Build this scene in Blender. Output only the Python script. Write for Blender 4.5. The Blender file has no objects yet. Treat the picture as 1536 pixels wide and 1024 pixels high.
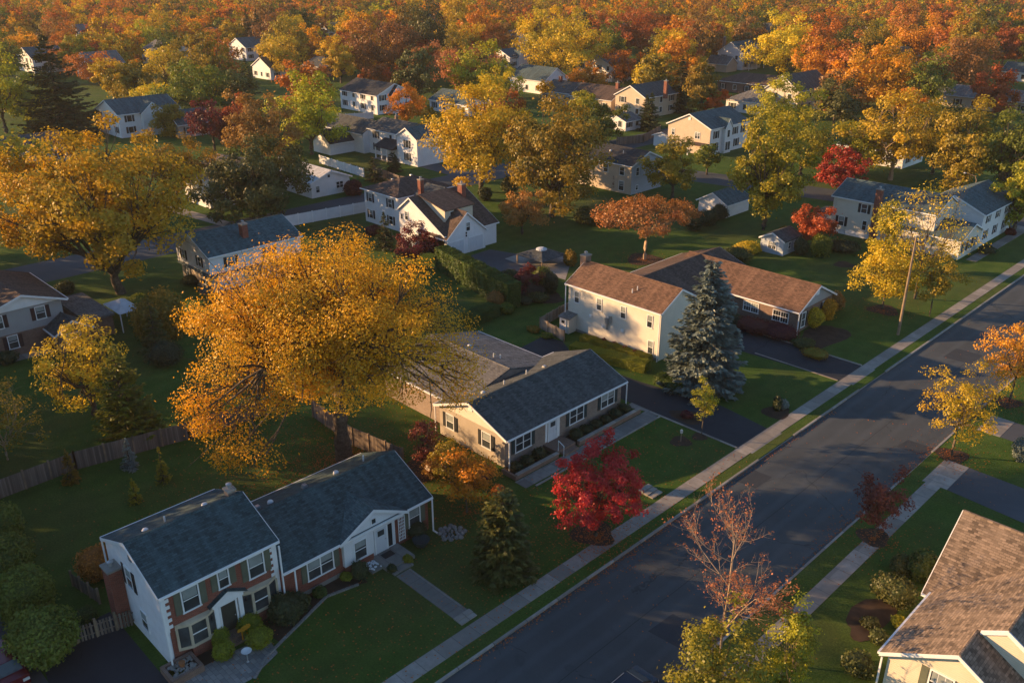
import bpy, math, random
import numpy as np
from mathutils import Vector

random.seed(7)
RNG = np.random.default_rng(7)
sc = bpy.context.scene
col = sc.collection
R = math.radians

# ------------------------------------------------------------------ camera model
F, YH, VPX, CH = 1330.0, -69.0, 2230.0, 40.0
TH = math.atan((512 - YH) / F)
CT, ST = math.cos(TH), math.sin(TH)
AZ = math.atan((VPX - 768) / F / (CT + math.tan(TH) * ST))
CA, SA = math.cos(AZ), math.sin(AZ)

def at(px, py, z=0.0):
    a = (px - 768) / F; b = (py - 512) / F
    t = (CH - z) / (CT * b + ST)
    r, w = a * t, (CT - b * ST) * t
    return r * CA - w * SA, r * SA + w * CA

def proj(X, Y, z):
    r = Y * SA + X * CA; w = Y * CA - X * SA
    zc = w * CT + (CH - z) * ST; yc = (CH - z) * CT - w * ST
    return 768 + F * r / zc, 512 + F * yc / zc, zc

cam_d = bpy.data.cameras.new("camera")
cam = bpy.data.objects.new("camera", cam_d); col.objects.link(cam)
cam.location = (0, 0, CH); cam.rotation_euler = (math.pi / 2 - TH, 0, AZ)
cam_d.sensor_width = 36; cam_d.lens = 36 * F / 1536; cam_d.clip_end = 12000; cam_d.clip_start = 0.5
sc.camera = cam

# ------------------------------------------------------------------ light
SUN_AZ, SUN_EL = R(-80), R(13.5)
r_, w_ = math.sin(SUN_AZ), math.cos(SUN_AZ)
SX, SY = r_ * CA - w_ * SA, r_ * SA + w_ * CA
tosun = Vector((SX * math.cos(SUN_EL), SY * math.cos(SUN_EL), math.sin(SUN_EL)))
sd = bpy.data.lights.new("sun", 'SUN'); sd.energy = 5.0; sd.angle = R(0.5); sd.color = (1.0, 0.61, 0.28)
so = bpy.data.objects.new("sun", sd); col.objects.link(so)
so.rotation_euler = tosun.to_track_quat('Z', 'Y').to_euler(); so.location = (-60, -60, 90)
wd = bpy.data.worlds.new("World"); sc.world = wd; wd.use_nodes = True
nt = wd.node_tree; nt.nodes.clear()
sky = nt.nodes.new('ShaderNodeTexSky'); sky.sky_type = 'NISHITA'; sky.sun_disc = False
sky.sun_elevation = SUN_EL; sky.sun_rotation = math.atan2(SX, SY); sky.altitude = 100
sky.air_density = 1.0; sky.dust_density = 0.0; sky.ozone_density = 2.6
bg = nt.nodes.new('ShaderNodeBackground'); bg.inputs[1].default_value = 0.10
wo = nt.nodes.new('ShaderNodeOutputWorld')
nt.links.new(sky.outputs[0], bg.inputs[0]); nt.links.new(bg.outputs[0], wo.inputs[0])
sc.view_settings.view_transform = 'Standard'; sc.view_settings.look = 'None'
sc.view_settings.exposure = 1.12; sc.view_settings.gamma = 1.0
sc.render.engine = 'CYCLES'
sc.cycles.use_denoising = True
try: sc.cycles.denoiser = 'OPENIMAGEDENOISE'
except Exception: pass
sc.cycles.max_bounces = 6; sc.cycles.transmission_bounces = 4; sc.cycles.volume_bounces = 0
sc.cycles.sample_clamp_indirect = 4

# ------------------------------------------------------------------ materials
class NM:
    def __init__(s, name):
        s.m = bpy.data.materials.new(name); s.m.use_nodes = True
        s.t = s.m.node_tree; s.t.nodes.clear()
        s.out = s.n('ShaderNodeOutputMaterial')
    def n(s, typ, **kw):
        x = s.t.nodes.new(typ)
        for k, v in kw.items(): setattr(x, k, v)
        return x
    def l(s, a, b): s.t.links.new(a, b)
    def co(s, kind='UV'): return s.n('ShaderNodeTexCoord').outputs[kind]
    def noise(s, vec, scale, detail=4, rough=.55):
        x = s.n('ShaderNodeTexNoise'); x.inputs['Scale'].default_value = scale
        x.inputs['Detail'].default_value = detail; x.inputs['Roughness'].default_value = rough
        if vec is not None: s.l(vec, x.inputs['Vector'])
        return x.outputs['Fac']
    def ramp(s, fac, stops):
        x = s.n('ShaderNodeValToRGB'); e = x.color_ramp.elements
        while len(e) < len(stops): e.new(.5)
        for i, (p, c) in enumerate(stops):
            e[i].position = p; e[i].color = (c[0], c[1], c[2], 1) if not isinstance(c, float) else (c, c, c, 1)
        s.l(fac, x.inputs[0]); return x.outputs[0]
    def mix(s, fac, a, b, mode='MIX'):
        x = s.n('ShaderNodeMix', data_type='RGBA', blend_type=mode)
        for sock, v in ((x.inputs[0], fac), (x.inputs[6], a), (x.inputs[7], b)):
            if isinstance(v, (int, float)): sock.default_value = v
            elif isinstance(v, tuple): sock.default_value = (v[0], v[1], v[2], 1)
            else: s.l(v, sock)
        return x.outputs[2]
    def math(s, op, a, b=0.0):
        x = s.n('ShaderNodeMath', operation=op)
        for sock, v in zip(x.inputs, (a, b)):
            if isinstance(v, (int, float)): sock.default_value = v
            else: s.l(v, sock)
        return x.outputs[0]
    def bsdf(s, c, rough=.8, spec=.3, bump=None, bs=.3, bd=.02, metal=0):
        b = s.n('ShaderNodeBsdfPrincipled')
        if isinstance(c, tuple): b.inputs['Base Color'].default_value = (c[0], c[1], c[2], 1)
        else: s.l(c, b.inputs['Base Color'])
        if isinstance(rough, (int, float)): b.inputs['Roughness'].default_value = rough
        else: s.l(rough, b.inputs['Roughness'])
        b.inputs['Specular IOR Level'].default_value = spec; b.inputs['Metallic'].default_value = metal
        if bump is not None:
            bn = s.n('ShaderNodeBump'); bn.inputs['Strength'].default_value = bs; bn.inputs['Distance'].default_value = bd
            s.l(bump, bn.inputs['Height']); s.l(bn.outputs[0], b.inputs['Normal'])
        s.l(b.outputs[0], s.out.inputs[0]); return s.m

def m_plain(name, c, rough=.6, spec=.3, var=.12, metal=0):
    k = NM(name); n = k.noise(k.co('Object'), 1.3, 5)
    c2 = tuple(x * (1 - 2.2 * var) for x in c)
    return k.bsdf(k.ramp(n, [(.3, c2), (.65, c)]), rough, spec, metal=metal)

def m_shingle(name, c, var=.45, warm=None):
    k = NM(name); uv = k.co('UV')
    br = k.n('ShaderNodeTexBrick'); k.l(uv, br.inputs['Vector'])
    br.inputs['Scale'].default_value = 1; br.inputs['Brick Width'].default_value = .34; br.inputs['Row Height'].default_value = .16
    br.inputs['Mortar Size'].default_value = .012; br.inputs['Bias'].default_value = 0.0
    br.inputs['Color1'].default_value = tuple(x * (1 + var) for x in c) + (1,)
    br.inputs['Color2'].default_value = tuple(x * (1 - var) for x in c) + (1,)
    br.inputs['Mortar'].default_value = tuple(x * .45 for x in c) + (1,)
    n = k.noise(k.co('Object'), .35, 6, .65)
    cc = k.mix(k.math('MULTIPLY', n, .5), br.outputs['Color'], tuple(x * .5 for x in (warm or c)))
    st = k.n('ShaderNodeMapping'); k.l(uv, st.inputs[0]); st.inputs['Scale'].default_value = (1.4, .12, 1)
    s2 = k.noise(st.outputs[0], 1.0, 4)
    cc = k.mix(k.ramp(s2, [(.45, 0.0), (.75, .5)]), cc, tuple(min(1, x * 1.8) for x in c))
    cc = k.mix(k.ramp(k.noise(k.co('Object'), .9, 6, .7), [(.52, 0.0), (.72, .5)]), cc, tuple(x * .45 for x in c))
    return k.bsdf(cc, .85, .25, bump=br.outputs['Fac'], bs=.6, bd=-.03)

def m_siding(name, c, row=.13):
    k = NM(name); uv = k.co('UV'); sp = k.n('ShaderNodeSeparateXYZ'); k.l(uv, sp.inputs[0])
    fr = k.math('FRACT', k.math('DIVIDE', sp.outputs[1], row))
    n = k.noise(k.co('Object'), .7, 5)
    base = k.ramp(n, [(.25, tuple(x * .86 for x in c)), (.7, c)])
    mp = k.n('ShaderNodeMapping'); k.l(uv, mp.inputs[0]); mp.inputs['Scale'].default_value = (2.0, .25, 1)
    dirt = k.ramp(k.noise(mp.outputs[0], 1.2, 5), [(.55, 0.0), (.85, .25)])
    base = k.mix(dirt, base, tuple(x * .6 for x in c))
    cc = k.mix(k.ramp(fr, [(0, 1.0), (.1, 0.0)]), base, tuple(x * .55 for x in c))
    return k.bsdf(cc, .55, .3, bump=fr, bs=.5, bd=-.02)

def m_brick(name, c1, c2, mortar, bw=.24, rh=.085):
    k = NM(name); uv = k.co('UV')
    br = k.n('ShaderNodeTexBrick'); k.l(uv, br.inputs['Vector'])
    br.inputs['Scale'].default_value = 1; br.inputs['Brick Width'].default_value = bw; br.inputs['Row Height'].default_value = rh
    br.inputs['Mortar Size'].default_value = .009
    for s, v in (('Color1', c1), ('Color2', c2), ('Mortar', mortar)): br.inputs[s].default_value = v + (1,)
    n = k.noise(k.co('Object'), 1.1, 5)
    cc = k.mix(k.ramp(n, [(.4, 0.0), (.75, .5)]), br.outputs['Color'], tuple(x * .45 for x in c1))
    return k.bsdf(cc, .85, .25, bump=br.outputs['Fac'], bs=.4, bd=-.02)

def m_planks(name, c, w=.15):
    k = NM(name); uv = k.co('UV'); sp = k.n('ShaderNodeSeparateXYZ'); k.l(uv, sp.inputs[0])
    q = k.math('DIVIDE', sp.outputs[0], w); fr = k.math('FRACT', q); fl = k.math('FLOOR', q)
    wn = k.n('ShaderNodeTexWhiteNoise', noise_dimensions='1D'); k.l(fl, wn.inputs['W'])
    mp = k.n('ShaderNodeMapping'); k.l(uv, mp.inputs[0]); mp.inputs['Scale'].default_value = (14, .8, 1)
    gr = k.noise(mp.outputs[0], 1, 4)
    base = k.mix(wn.outputs[0], tuple(x * .6 for x in c), tuple(x * 1.25 for x in c))
    base = k.mix(k.ramp(gr, [(.35, 0.0), (.7, .5)]), base, tuple(x * .45 for x in c))
    cc = k.mix(k.ramp(fr, [(0, 1.0), (.09, 0.0)]), base, tuple(x * .25 for x in c))
    return k.bsdf(cc, .9, .2)

def m_ground():
    k = NM('lawn'); p = k.co('Object')
    n1 = k.noise(p, .055, 5); n2 = k.noise(p, .5, 6, .65); n3 = k.noise(p, 7.0, 5, .7)
    g = k.ramp(n2, [(.3, (.048, .098, .016)), (.52, (.074, .142, .022)), (.75, (.120, .175, .038))])
    g = k.mix(k.ramp(n1, [(.47, 0.0), (.66, .6)]), g, (.125, .105, .042))
    g = k.mix(k.ramp(n3, [(.35, .75), (.65, 0.0)]), g, (.024, .044, .010))
    # mowing bands
    sp = k.n('ShaderNodeSeparateXYZ'); k.l(p, sp.inputs[0])
    band = k.math('SINE', k.math('MULTIPLY', k.math('ADD', sp.outputs[0], k.math('MULTIPLY', n1, 6.0)), 2.6))
    g = k.mix(k.ramp(band, [(.0, 0.0), (.9, .16)]), g, (.10, .14, .035))
    # fallen leaves
    v = k.n('ShaderNodeTexVoronoi'); v.inputs['Scale'].default_value = 1.6; k.l(p, v.inputs['Vector'])
    sel = k.n('ShaderNodeSeparateColor'); k.l(v.outputs['Color'], sel.inputs[0])
    near = k.math('LESS_THAN', v.outputs['Distance'], .10); few = k.math('LESS_THAN', sel.outputs[0], k.math('MULTIPLY', n1, .8))
    g = k.mix(k.math('MULTIPLY', near, few), g, k.mix(sel.outputs[1], (.30, .14, .03), (.16, .07, .025)))
    h = k.noise(p, 9, 6, .75)
    return k.bsdf(g, .95, .1, bump=h, bs=.9, bd=.12)

def m_asphalt(name, c, crack=True, lanes=False):
    k = NM(name); p = k.co('Object')
    n1 = k.noise(p, .12, 5, .6); n2 = k.noise(p, 14, 4, .7); n3 = k.noise(p, .9, 6, .7)
    cc = k.ramp(n1, [(.3, tuple(x * .75 for x in c)), (.7, tuple(x * 1.2 for x in c))])
    cc = k.mix(k.ramp(n2, [(.35, .35), (.7, 0.0)]), cc, tuple(x * .5 for x in c))
    cc = k.mix(k.ramp(n3, [(.62, 0.0), (.75, .35)]), cc, tuple(x * 1.7 for x in c))
    if crack:
        v = k.n('ShaderNodeTexVoronoi', feature='DISTANCE_TO_EDGE'); v.inputs['Scale'].default_value = .13
        wv = k.n('ShaderNodeVectorMath', operation='ADD')
        nz = k.n('ShaderNodeTexNoise'); nz.inputs['Scale'].default_value = .8; k.l(p, nz.inputs['Vector'])
        k.l(p, wv.inputs[0]); k.l(nz.outputs['Color'], wv.inputs[1]); k.l(wv.outputs[0], v.inputs['Vector'])
        f = k.math('MULTIPLY', k.math('LESS_THAN', v.outputs['Distance'], .005), k.math('GREATER_THAN', n1, .5))
        cc = k.mix(k.math('MULTIPLY', f, .6), cc, tuple(x * .3 for x in c))
    if lanes:
        sp = k.n('ShaderNodeSeparateXYZ'); k.l(p, sp.inputs[0])
        wob = k.math('MULTIPLY', k.math('SUBTRACT', k.noise(p, .35, 3), .5), .5)
        xx = k.math('ADD', sp.outputs[0], wob)
        wv_ = k.math('SINE', k.math('MULTIPLY', xx, 3.6))
        cc = k.mix(k.ramp(wv_, [(.2, 0.0), (1.0, .22)]), cc, tuple(x * 1.5 for x in c))
        seam = k.math('LESS_THAN', k.math('ABSOLUTE', k.math('ADD', k.math('ADD', sp.outputs[0], 26.9), k.math('MULTIPLY', wob, .25))), .035)
        cc = k.mix(k.math('MULTIPLY', seam, .7), cc, tuple(x * .35 for x in c))
        st = k.noise(p, .45, 3, .5)
        cc = k.mix(k.ramp(st, [(.66, 0.0), (.72, .45)]), cc, tuple(x * .55 for x in c))
    return k.bsdf(cc, k.ramp(n3, [(.3, .75), (.7, .9)]), .3, bump=n2, bs=.35, bd=.02)

def m_concrete(name, c, slab=1.5):
    k = NM(name); uv = k.co('UV'); p = k.co('Object')
    sp = k.n('ShaderNodeSeparateXYZ'); k.l(p, sp.inputs[0])
    q = k.math('DIVIDE', sp.outputs[1], slab); fl = k.math('FLOOR', q); fr = k.math('FRACT', q)
    q2 = k.math('DIVIDE', sp.outputs[0], slab); fl2 = k.math('FLOOR', q2)
    wn = k.n('ShaderNodeTexWhiteNoise', noise_dimensions='2D')
    cx = k.n('ShaderNodeCombineXYZ'); k.l(fl, cx.inputs[0]); k.l(k.math('FLOOR', k.math('DIVIDE', sp.outputs[0], 4.0)), cx.inputs[1]); k.l(cx.outputs[0], wn.inputs['Vector'])
    n = k.noise(p, 1.4, 6, .65)
    b = k.mix(wn.outputs[0], tuple(x * .62 for x in c), tuple(x * 1.1 for x in c))
    b = k.mix(k.ramp(n, [(.35, .55), (.7, 0.0)]), b, tuple(x * .45 for x in c))
    b = k.mix(k.ramp(fr, [(0.0, 1.0), (.035, 0.0)]), b, tuple(x * .22 for x in c))
    return k.bsdf(b, .85, .25, bump=k.noise(p, 20, 3), bs=.2, bd=.01)

def m_leaf(name, A, B, tr=.35, attr='tint'):
    k = NM(name)
    at_ = k.n('ShaderNodeAttribute', attribute_name=attr)
    oi = k.n('ShaderNodeObjectInfo')
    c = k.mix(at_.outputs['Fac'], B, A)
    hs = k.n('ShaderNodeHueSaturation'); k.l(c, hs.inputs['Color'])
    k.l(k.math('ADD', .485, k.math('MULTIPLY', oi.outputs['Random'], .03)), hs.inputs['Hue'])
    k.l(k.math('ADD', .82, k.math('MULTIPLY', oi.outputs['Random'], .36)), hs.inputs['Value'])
    d = k.n('ShaderNodeBsdfDiffuse'); t = k.n('ShaderNodeBsdfTranslucent'); g = k.n('ShaderNodeBsdfGlossy')
    k.l(hs.outputs[0], d.inputs[0]); k.l(hs.outputs[0], t.inputs[0])
    mx = k.n('ShaderNodeMixShader'); mx.inputs[0].default_value = tr
    k.l(d.outputs[0], mx.inputs[1]); k.l(t.outputs[0], mx.inputs[2])
    g.inputs['Roughness'].default_value = .45; g.inputs[0].default_value = (.5, .5, .5, 1)
    m2 = k.n('ShaderNodeMixShader'); m2.inputs[0].default_value = .04
    k.l(mx.outputs[0], m2.inputs[1]); k.l(g.outputs[0], m2.inputs[2]); k.l(m2.outputs[0], k.out.inputs[0])
    return k.m

def m_farleaf():
    k = NM('far_foliage'); a = k.n('ShaderNodeAttribute', attribute_name='leafcol')
    d = k.n('ShaderNodeBsdfDiffuse'); t = k.n('ShaderNodeBsdfTranslucent')
    k.l(a.outputs['Color'], d.inputs[0]); k.l(a.outputs['Color'], t.inputs[0])
    mx = k.n('ShaderNodeMixShader'); mx.inputs[0].default_value = .35
    k.l(d.outputs[0], mx.inputs[1]); k.l(t.outputs[0], mx.inputs[2]); k.l(mx.outputs[0], k.out.inputs[0])
    return k.m

def m_glass():
    k = NM('window_glass'); oi = k.n('ShaderNodeObjectInfo')
    n = k.noise(k.co('Object'), 1.1, 2)
    c = k.mix(oi.outputs['Random'], (.02, .025, .03), (.10, .115, .12))
    c = k.mix(k.ramp(n, [(.4, 0.0), (.6, .6)]), c, (.02, .024, .028))
    return k.bsdf(c, .06, .6)

LEAFC = {
 'orange': ((.80, .30, .02), (.48, .20, .02)), 'gold': ((.82, .53, .022), (.36, .31, .022)),
 'amber': ((.84, .34, .014), (.40, .23, .016)), 'oak': ((.84, .38, .014), (.42, .26, .016)), 'crimson': ((.52, .07, .03), (.25, .035, .02)), 'copper': ((.52, .20, .05), (.28, .16, .04)), 'olive': ((.46, .30, .025), (.16, .15, .02)),
 'green': ((.24, .25, .025), (.075, .105, .018)), 'dkgreen': ((.14, .14, .035), (.05, .065, .02)),
 'conifer': ((.085, .095, .035), (.035, .046, .02)), 'blue': ((.24, .29, .26), (.11, .145, .13)),
 'red': ((.70, .06, .045), (.30, .02, .03)), 'dkred': ((.20, .040, .035), (.10, .022, .022)),
 'rust': ((.58, .17, .03), (.30, .11, .025)), 'brown': ((.38, .18, .045), (.20, .105, .03)),
 'yelgreen': ((.56, .48, .025), (.20, .23, .02)), 'yellow': ((.78, .52, .03), (.40, .31, .025)),
 'redorange': ((.78, .16, .02), (.46, .09, .02)), 'cliphedge': ((.26, .30, .04), (.11, .15, .026)), 'hedge': ((.085, .13, .02), (.04, .066, .014)),
 'golden_hedge': ((.30, .30, .02), (.13, .15, .015)), 'pinkrust': ((.62, .25, .09), (.36, .16, .055)), 'limegreen': ((.46, .42, .03), (.15, .18, .02)),
}
M = {}
for k_, (A, B) in LEAFC.items(): M['leaf_' + k_] = m_leaf('foliage_' + k_, A, B, .2 if k_ in ('conifer', 'blue', 'hedge', 'golden_hedge', 'dkgreen') else .38)
M['far'] = m_farleaf(); M['glass'] = m_glass(); M['lawn'] = m_ground()
k = NM('bark'); M['bark'] = k.bsdf(k.ramp(k.noise(k.co('Object'), 3.5, 6, .7), [(.35, (.05, .038, .028)), (.7, (.16, .125, .09))]), .9, .2)
M['palebark'] = m_plain('pale_bark', (.42, .30, .20), .8, .2)
M['road'] = m_asphalt('road_asphalt', (.070, .079, .084), True, True)
M['patch'] = m_asphalt('asphalt_patch', (.042, .048, .056), False)
M['asphalt'] = m_asphalt('asphalt', (.066, .076, .088)); M['drive'] = m_asphalt('driveway', (.030, .034, .042))
M['drive_grey'] = m_asphalt('worn_driveway', (.075, .082, .094), False)
M['concrete'] = m_concrete('concrete', (.36, .325, .285)); M['kerb'] = m_concrete('kerb', (.36, .34, .31), 3.0)
M['slab'] = m_concrete('slab', (.27, .25, .225), 1.1); M['mulch'] = m_plain('mulch', (.075, .05, .035), .95, .1, .2)
M['stone'] = m_brick('stone', (.30, .28, .26), (.18, .17, .165), (.10, .09, .08), .5, .3)
M['roof_blue'] = m_shingle('roof_blue', (.050, .082, .090)); M['roof_dark'] = m_shingle('roof_dark', (.082, .088, .088))
M['roof_black'] = m_shingle('roof_black', (.045, .045, .048)); M['roof_brown'] = m_shingle('roof_brown', (.175, .098, .062))
M['roof_choc'] = m_shingle('roof_choc', (.105, .070, .055)); M['roof_grey'] = m_shingle('roof_grey', (.16, .155, .15))
M['roof_tan'] = m_shingle('roof_tan', (.21, .155, .115), .6); M['roof_slate'] = m_shingle('roof_slate', (.075, .115, .125))
M['roof_white'] = m_shingle('roof_white', (.55, .55, .56), .08)
M['white'] = m_siding('white_siding', (.76, .76, .77)); M['cream'] = m_siding('cream_siding', (.68, .60, .46))
M['tan'] = m_siding('tan_siding', (.72, .66, .56)); M['beige'] = m_siding('beige_siding', (.55, .44, .33))
M['shaded_tan'] = m_siding('shaded_tan_siding', (.44, .38, .31))  # darker siding tone with wall shade put into the colour
M['grey'] = m_siding('grey_siding', (.36, .36, .36)); M['bluegrey'] = m_siding('blue_siding', (.42, .48, .55))
M['stucco'] = m_plain('stucco', (.74, .75, .78), .8, .2, .06)
M['brick_red'] = m_brick('red_brick', (.29, .072, .042), (.19, .050, .032), (.22, .165, .135))
M['brick_tan'] = m_brick('tan_brick', (.33, .24, .19), (.24, .17, .135), (.33, .30, .27))
M['brick_brown'] = m_brick('brown_brick', (.25, .15, .11), (.17, .10, .075), (.24, .20, .17))
M['trim'] = m_plain('white_trim', (.80, .80, .80), .45, .4, .05); M['bone'] = m_plain('bone_trim', (.55, .46, .33), .6, .3)
M['shut_green'] = m_plain('sage_shutter', (.13, .14, .10), .6); M['shut_dark'] = m_plain('dark_shutter', (.03, .032, .035), .6)
M['shut_teal'] = m_plain('teal_shutter', (.03, .05, .055), .6); M['shut_maroon'] = m_plain('maroon_shutter', (.06, .03, .03), .6)
M['door_white'] = m_plain('white_door', (.62, .63, .66), .4, .4, .03); M['door_dark'] = m_plain('dark_door', (.05, .05, .04), .5)
M['metal'] = m_plain('grey_metal', (.45, .45, .46), .4, .5, .05, .6); M['black'] = m_plain('black_paint', (.02, .02, .022), .5)
M['curtain'] = m_plain('curtain', (.30, .33, .32), .9, .1)
M['wood'] = m_planks('weathered_wood', (.21, .165, .135)); M['wood_tan'] = m_planks('tan_wood', (.36, .29, .23))
M['vinyl'] = m_plain('white_vinyl', (.70, .70, .72), .5, .3, .05); M['timber'] = m_plain('pole_timber', (.30, .22, .15), .9, .1, .2)
M['canvas'] = m_plain('canopy_cloth', (.55, .58, .62), .8); M['plastic'] = m_plain('white_plastic', (.75, .75, .75), .35, .4)
M['clay'] = m_plain('clay', (.30, .12, .05), .8); M['orange_flower'] = m_plain('orange_petals', (.8, .35, .02), .7)
M['carpaint'] = m_plain('car_paint_dark', (.02, .03, .05), .2, .6, .02, .3); M['carred'] = m_plain('car_paint_red', (.12, .01, .015), .2, .6, .02, .2)
M['rubber'] = m_plain('rubber', (.02, .02, .02), .9); M['lamp_glass'] = m_plain('lamp_glass', (.6, .6, .58), .2, .5)

# ------------------------------------------------------------------ mesh tools
class MB:
    def __init__(s): s.v = []; s.f = []
    def poly(s, pts):
        b = len(s.v); s.v += [tuple(p) for p in pts]; s.f.append(tuple(range(b, b + len(pts)))); return s
    def hexa(s, lo, hi):
        b = len(s.v); s.v += [tuple(p) for p in lo] + [tuple(p) for p in hi]; n = len(lo)
        s.f.append(tuple(b + i for i in reversed(range(n)))); s.f.append(tuple(b + n + i for i in range(n)))
        for i in range(n):
            j = (i + 1) % n; s.f.append((b + i, b + j, b + n + j, b + n + i))
        return s
    def box(s, x0, x1, y0, y1, z0, z1):
        if x0 > x1: x0, x1 = x1, x0
        if y0 > y1: y0, y1 = y1, y0
        return s.hexa([(x0, y0, z0), (x1, y0, z0), (x1, y1, z0), (x0, y1, z0)], [(x0, y0, z1), (x1, y0, z1), (x1, y1, z1), (x0, y1, z1)])
    def tube(s, pts, rad, n=7, cap=True):
        pts = [Vector(p) for p in pts]; rings = []
        for i, p in enumerate(pts):
            d = (pts[min(i + 1, len(pts) - 1)] - pts[max(i - 1, 0)]).normalized()
            a = d.cross(Vector((0, 0, 1)));  a = a.normalized() if a.length > 1e-4 else Vector((1, 0, 0))
            b2 = d.cross(a); r = rad[i] if hasattr(rad, '__len__') else rad
            base = len(s.v)
            for q in range(n):
                t = 2 * math.pi * q / n; s.v.append(tuple(p + (a * math.cos(t) + b2 * math.sin(t)) * r))
            rings.append(base)
        for A_, B_ in zip(rings, rings[1:]):
            for q in range(n):
                w = (q + 1) % n; s.f.append((A_ + q, A_ + w, B_ + w, B_ + q))
        if cap:
            s.f.append(tuple(rings[0] + q for q in reversed(range(n)))); s.f.append(tuple(rings[-1] + q for q in range(n)))
        return s
    def lathe(s, c, prof, n=12):
        rings = []
        for r, z in prof:
            base = len(s.v); rings.append(base)
            for q in range(n):
                t = 2 * math.pi * q / n; s.v.append((c[0] + r * math.cos(t), c[1] + r * math.sin(t), c[2] + z))
        for A_, B_ in zip(rings, rings[1:]):
            for q in range(n):
                w = (q + 1) % n; s.f.append((A_ + q, A_ + w, B_ + w, B_ + q))
        s.f.append(tuple(rings[0] + q for q in reversed(range(n)))); s.f.append(tuple(rings[-1] + q for q in range(n)))
        return s
    def build(s, name, mat, parent=None, o=(0, 0, 0), smooth=False):
        me = bpy.data.meshes.new(name)
        me.from_pydata([(x - o[0], y - o[1], z - o[2]) for x, y, z in s.v], [], s.f)
        me.update()
        uvl = me.uv_layers.new(name='UVMap'); nl = len(me.loops); buf = np.zeros((nl, 2), np.float32)
        Z = Vector((0, 0, 1))
        for p in me.polygons:
            n = p.normal
            if abs(n.z) > .995: t = Vector((1, 0, 0)); b = Vector((0, 1, 0))
            else: t = Z.cross(n).normalized(); b = n.cross(t)
            for li in p.loop_indices:
                c = me.vertices[me.loops[li].vertex_index].co; buf[li] = (c.dot(t), c.dot(b))
            if smooth: p.use_smooth = True
        uvl.data.foreach_set('uv', buf.ravel())
        me.materials.append(M[mat] if isinstance(mat, str) else mat)
        ob = bpy.data.objects.new(name, me); col.objects.link(ob)
        if parent is not None: ob.parent = parent
        else: ob.location = o
        return ob

def tag(o, label, cat, group=None, kind=None):
    if label: o['label'] = label
    if cat: o['category'] = cat
    if group: o['group'] = group
    if kind: o['kind'] = kind
    return o

def thing(name, label, cat, loc, group=None):
    o = bpy.data.objects.new(name, None); col.objects.link(o); o.location = loc; o.empty_display_size = .5
    return tag(o, label, cat, group)

def struct(name, mb, mat, label=None):
    o = mb.build(name, mat); o['kind'] = 'structure'
    return o

# ------------------------------------------------------------------ setting
BIG = 4000
g = MB()
for x0, x1 in ((-BIG, -600), (-600, -32.0), (-21.8, 300), (300, BIG)):
    for y0, y1 in ((-BIG, -150), (-150, 700), (700, BIG)):
        g.poly([(x0, y0, 0), (x1, y0, 0), (x1, y1, 0), (x0, y1, 0)])
g.poly([(-32, -BIG, -.13), (-21.8, -BIG, -.13), (-21.8, BIG, -.13), (-32, BIG, -.13)])
g.poly([(-32, -BIG, 0), (-32, BIG, 0), (-32, BIG, -.13), (-32, -BIG, -.13)])
g.poly([(-21.8, -BIG, -.13), (-21.8, BIG, -.13), (-21.8, BIG, 0), (-21.8, -BIG, 0)])
struct('ground', g, 'lawn')
struct('road', MB().poly([(-31.97, -200, -.126), (-21.83, -200, -.126), (-21.83, 500, -.126), (-31.97, 500, -.126)]), 'road')
for ax, ay, bx, by in ((-31.6, 57.5, -29.8, 60.2), (-25.8, 38.0, -23.0, 40.6), (-29.2, 95, -26.4, 98.5), (-24.5, 72.5, -22.2, 74.6)):
    struct('road_patch', MB().poly([(ax, ay, -.121), (bx, ay + .2, -.121), (bx + .1, by, -.121), (ax + .15, by - .1, -.121)]), 'patch')
struct('back_street', MB().poly([(-132, -60, .006), (-122.6, -60, .006), (-122.6, 190, .006), (-132, 190, .006)]), 'asphalt')
struct('cross_street', MB().poly([(-122.6, 138, .010), (-122.6, 147, .010), (-32.2, 164, .010), (-32.2, 155, .010)]), 'asphalt')
kb = MB()
aprL = [(62.2, 67.2), (81.3, 86.3)]; aprR = [(68.4, 73.2), (80.6, 84.5)]
def kerb_run(mb, x0, x1, cuts, ya=-150, yb=480):
    y = ya
    for a, b in sorted(cuts) + [(yb, yb)]:
        if a - .5 > y: mb.box(x0, x1, y, a - .5, -.13, .025)
        y = b + .5
kerb_run(kb, -32.02, -31.84, aprL); kerb_run(kb, -21.96, -21.78, aprR)
struct('kerb', kb, 'kerb')
wk = MB()
wk.box(-34.25, -33.0, -150, 470, -.1, .02)
wk.box(-20.3, -19.1, -150, 68.4, -.1, .02)
struct('pavement', wk, 'concrete')
ap = MB()
for a, b in aprL:
    ap.hexa([(-33.0, a, -.2), (-31.9, a - .45, -.2), (-31.9, b + .45, -.2), (-33.0, b, -.2)], [(-33.0, a, .021), (-31.9, a - .45, -.112), (-31.9, b + .45, -.112), (-33.0, b, .021)])
for a, b in aprR:
    ap.hexa([(-20.3, a, -.2), (-20.3, b, -.2), (-21.9, b + .45, -.2), (-21.9, a - .45, -.2)], [(-20.3, a, .024), (-20.3, b, .024), (-21.9, b + .45, -.112), (-21.9, a - .45, -.112)])
    ap.box(-20.3, -18.6, a, b, -.1, .024)
struct('driveway_apron', ap, 'concrete')
def sheet(name, pts, mat, z=.012):
    return struct(name, MB().poly([(x, y, z) for x, y in pts]), mat)
def pix(pts, z=0): return [at(a, b, z) for a, b in pts]
sheet('driveway', [(-34.25, 62.2), (-34.25, 67.1), (-39.5, 67.9), (-49, 66.5), (-57, 66.2), (-61, 68.6), (-63.5, 68.0), (-63, 63.5), (-55.5, 62.3), (-43.5, 62.2)][::-1][::-1], 'drive')
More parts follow.
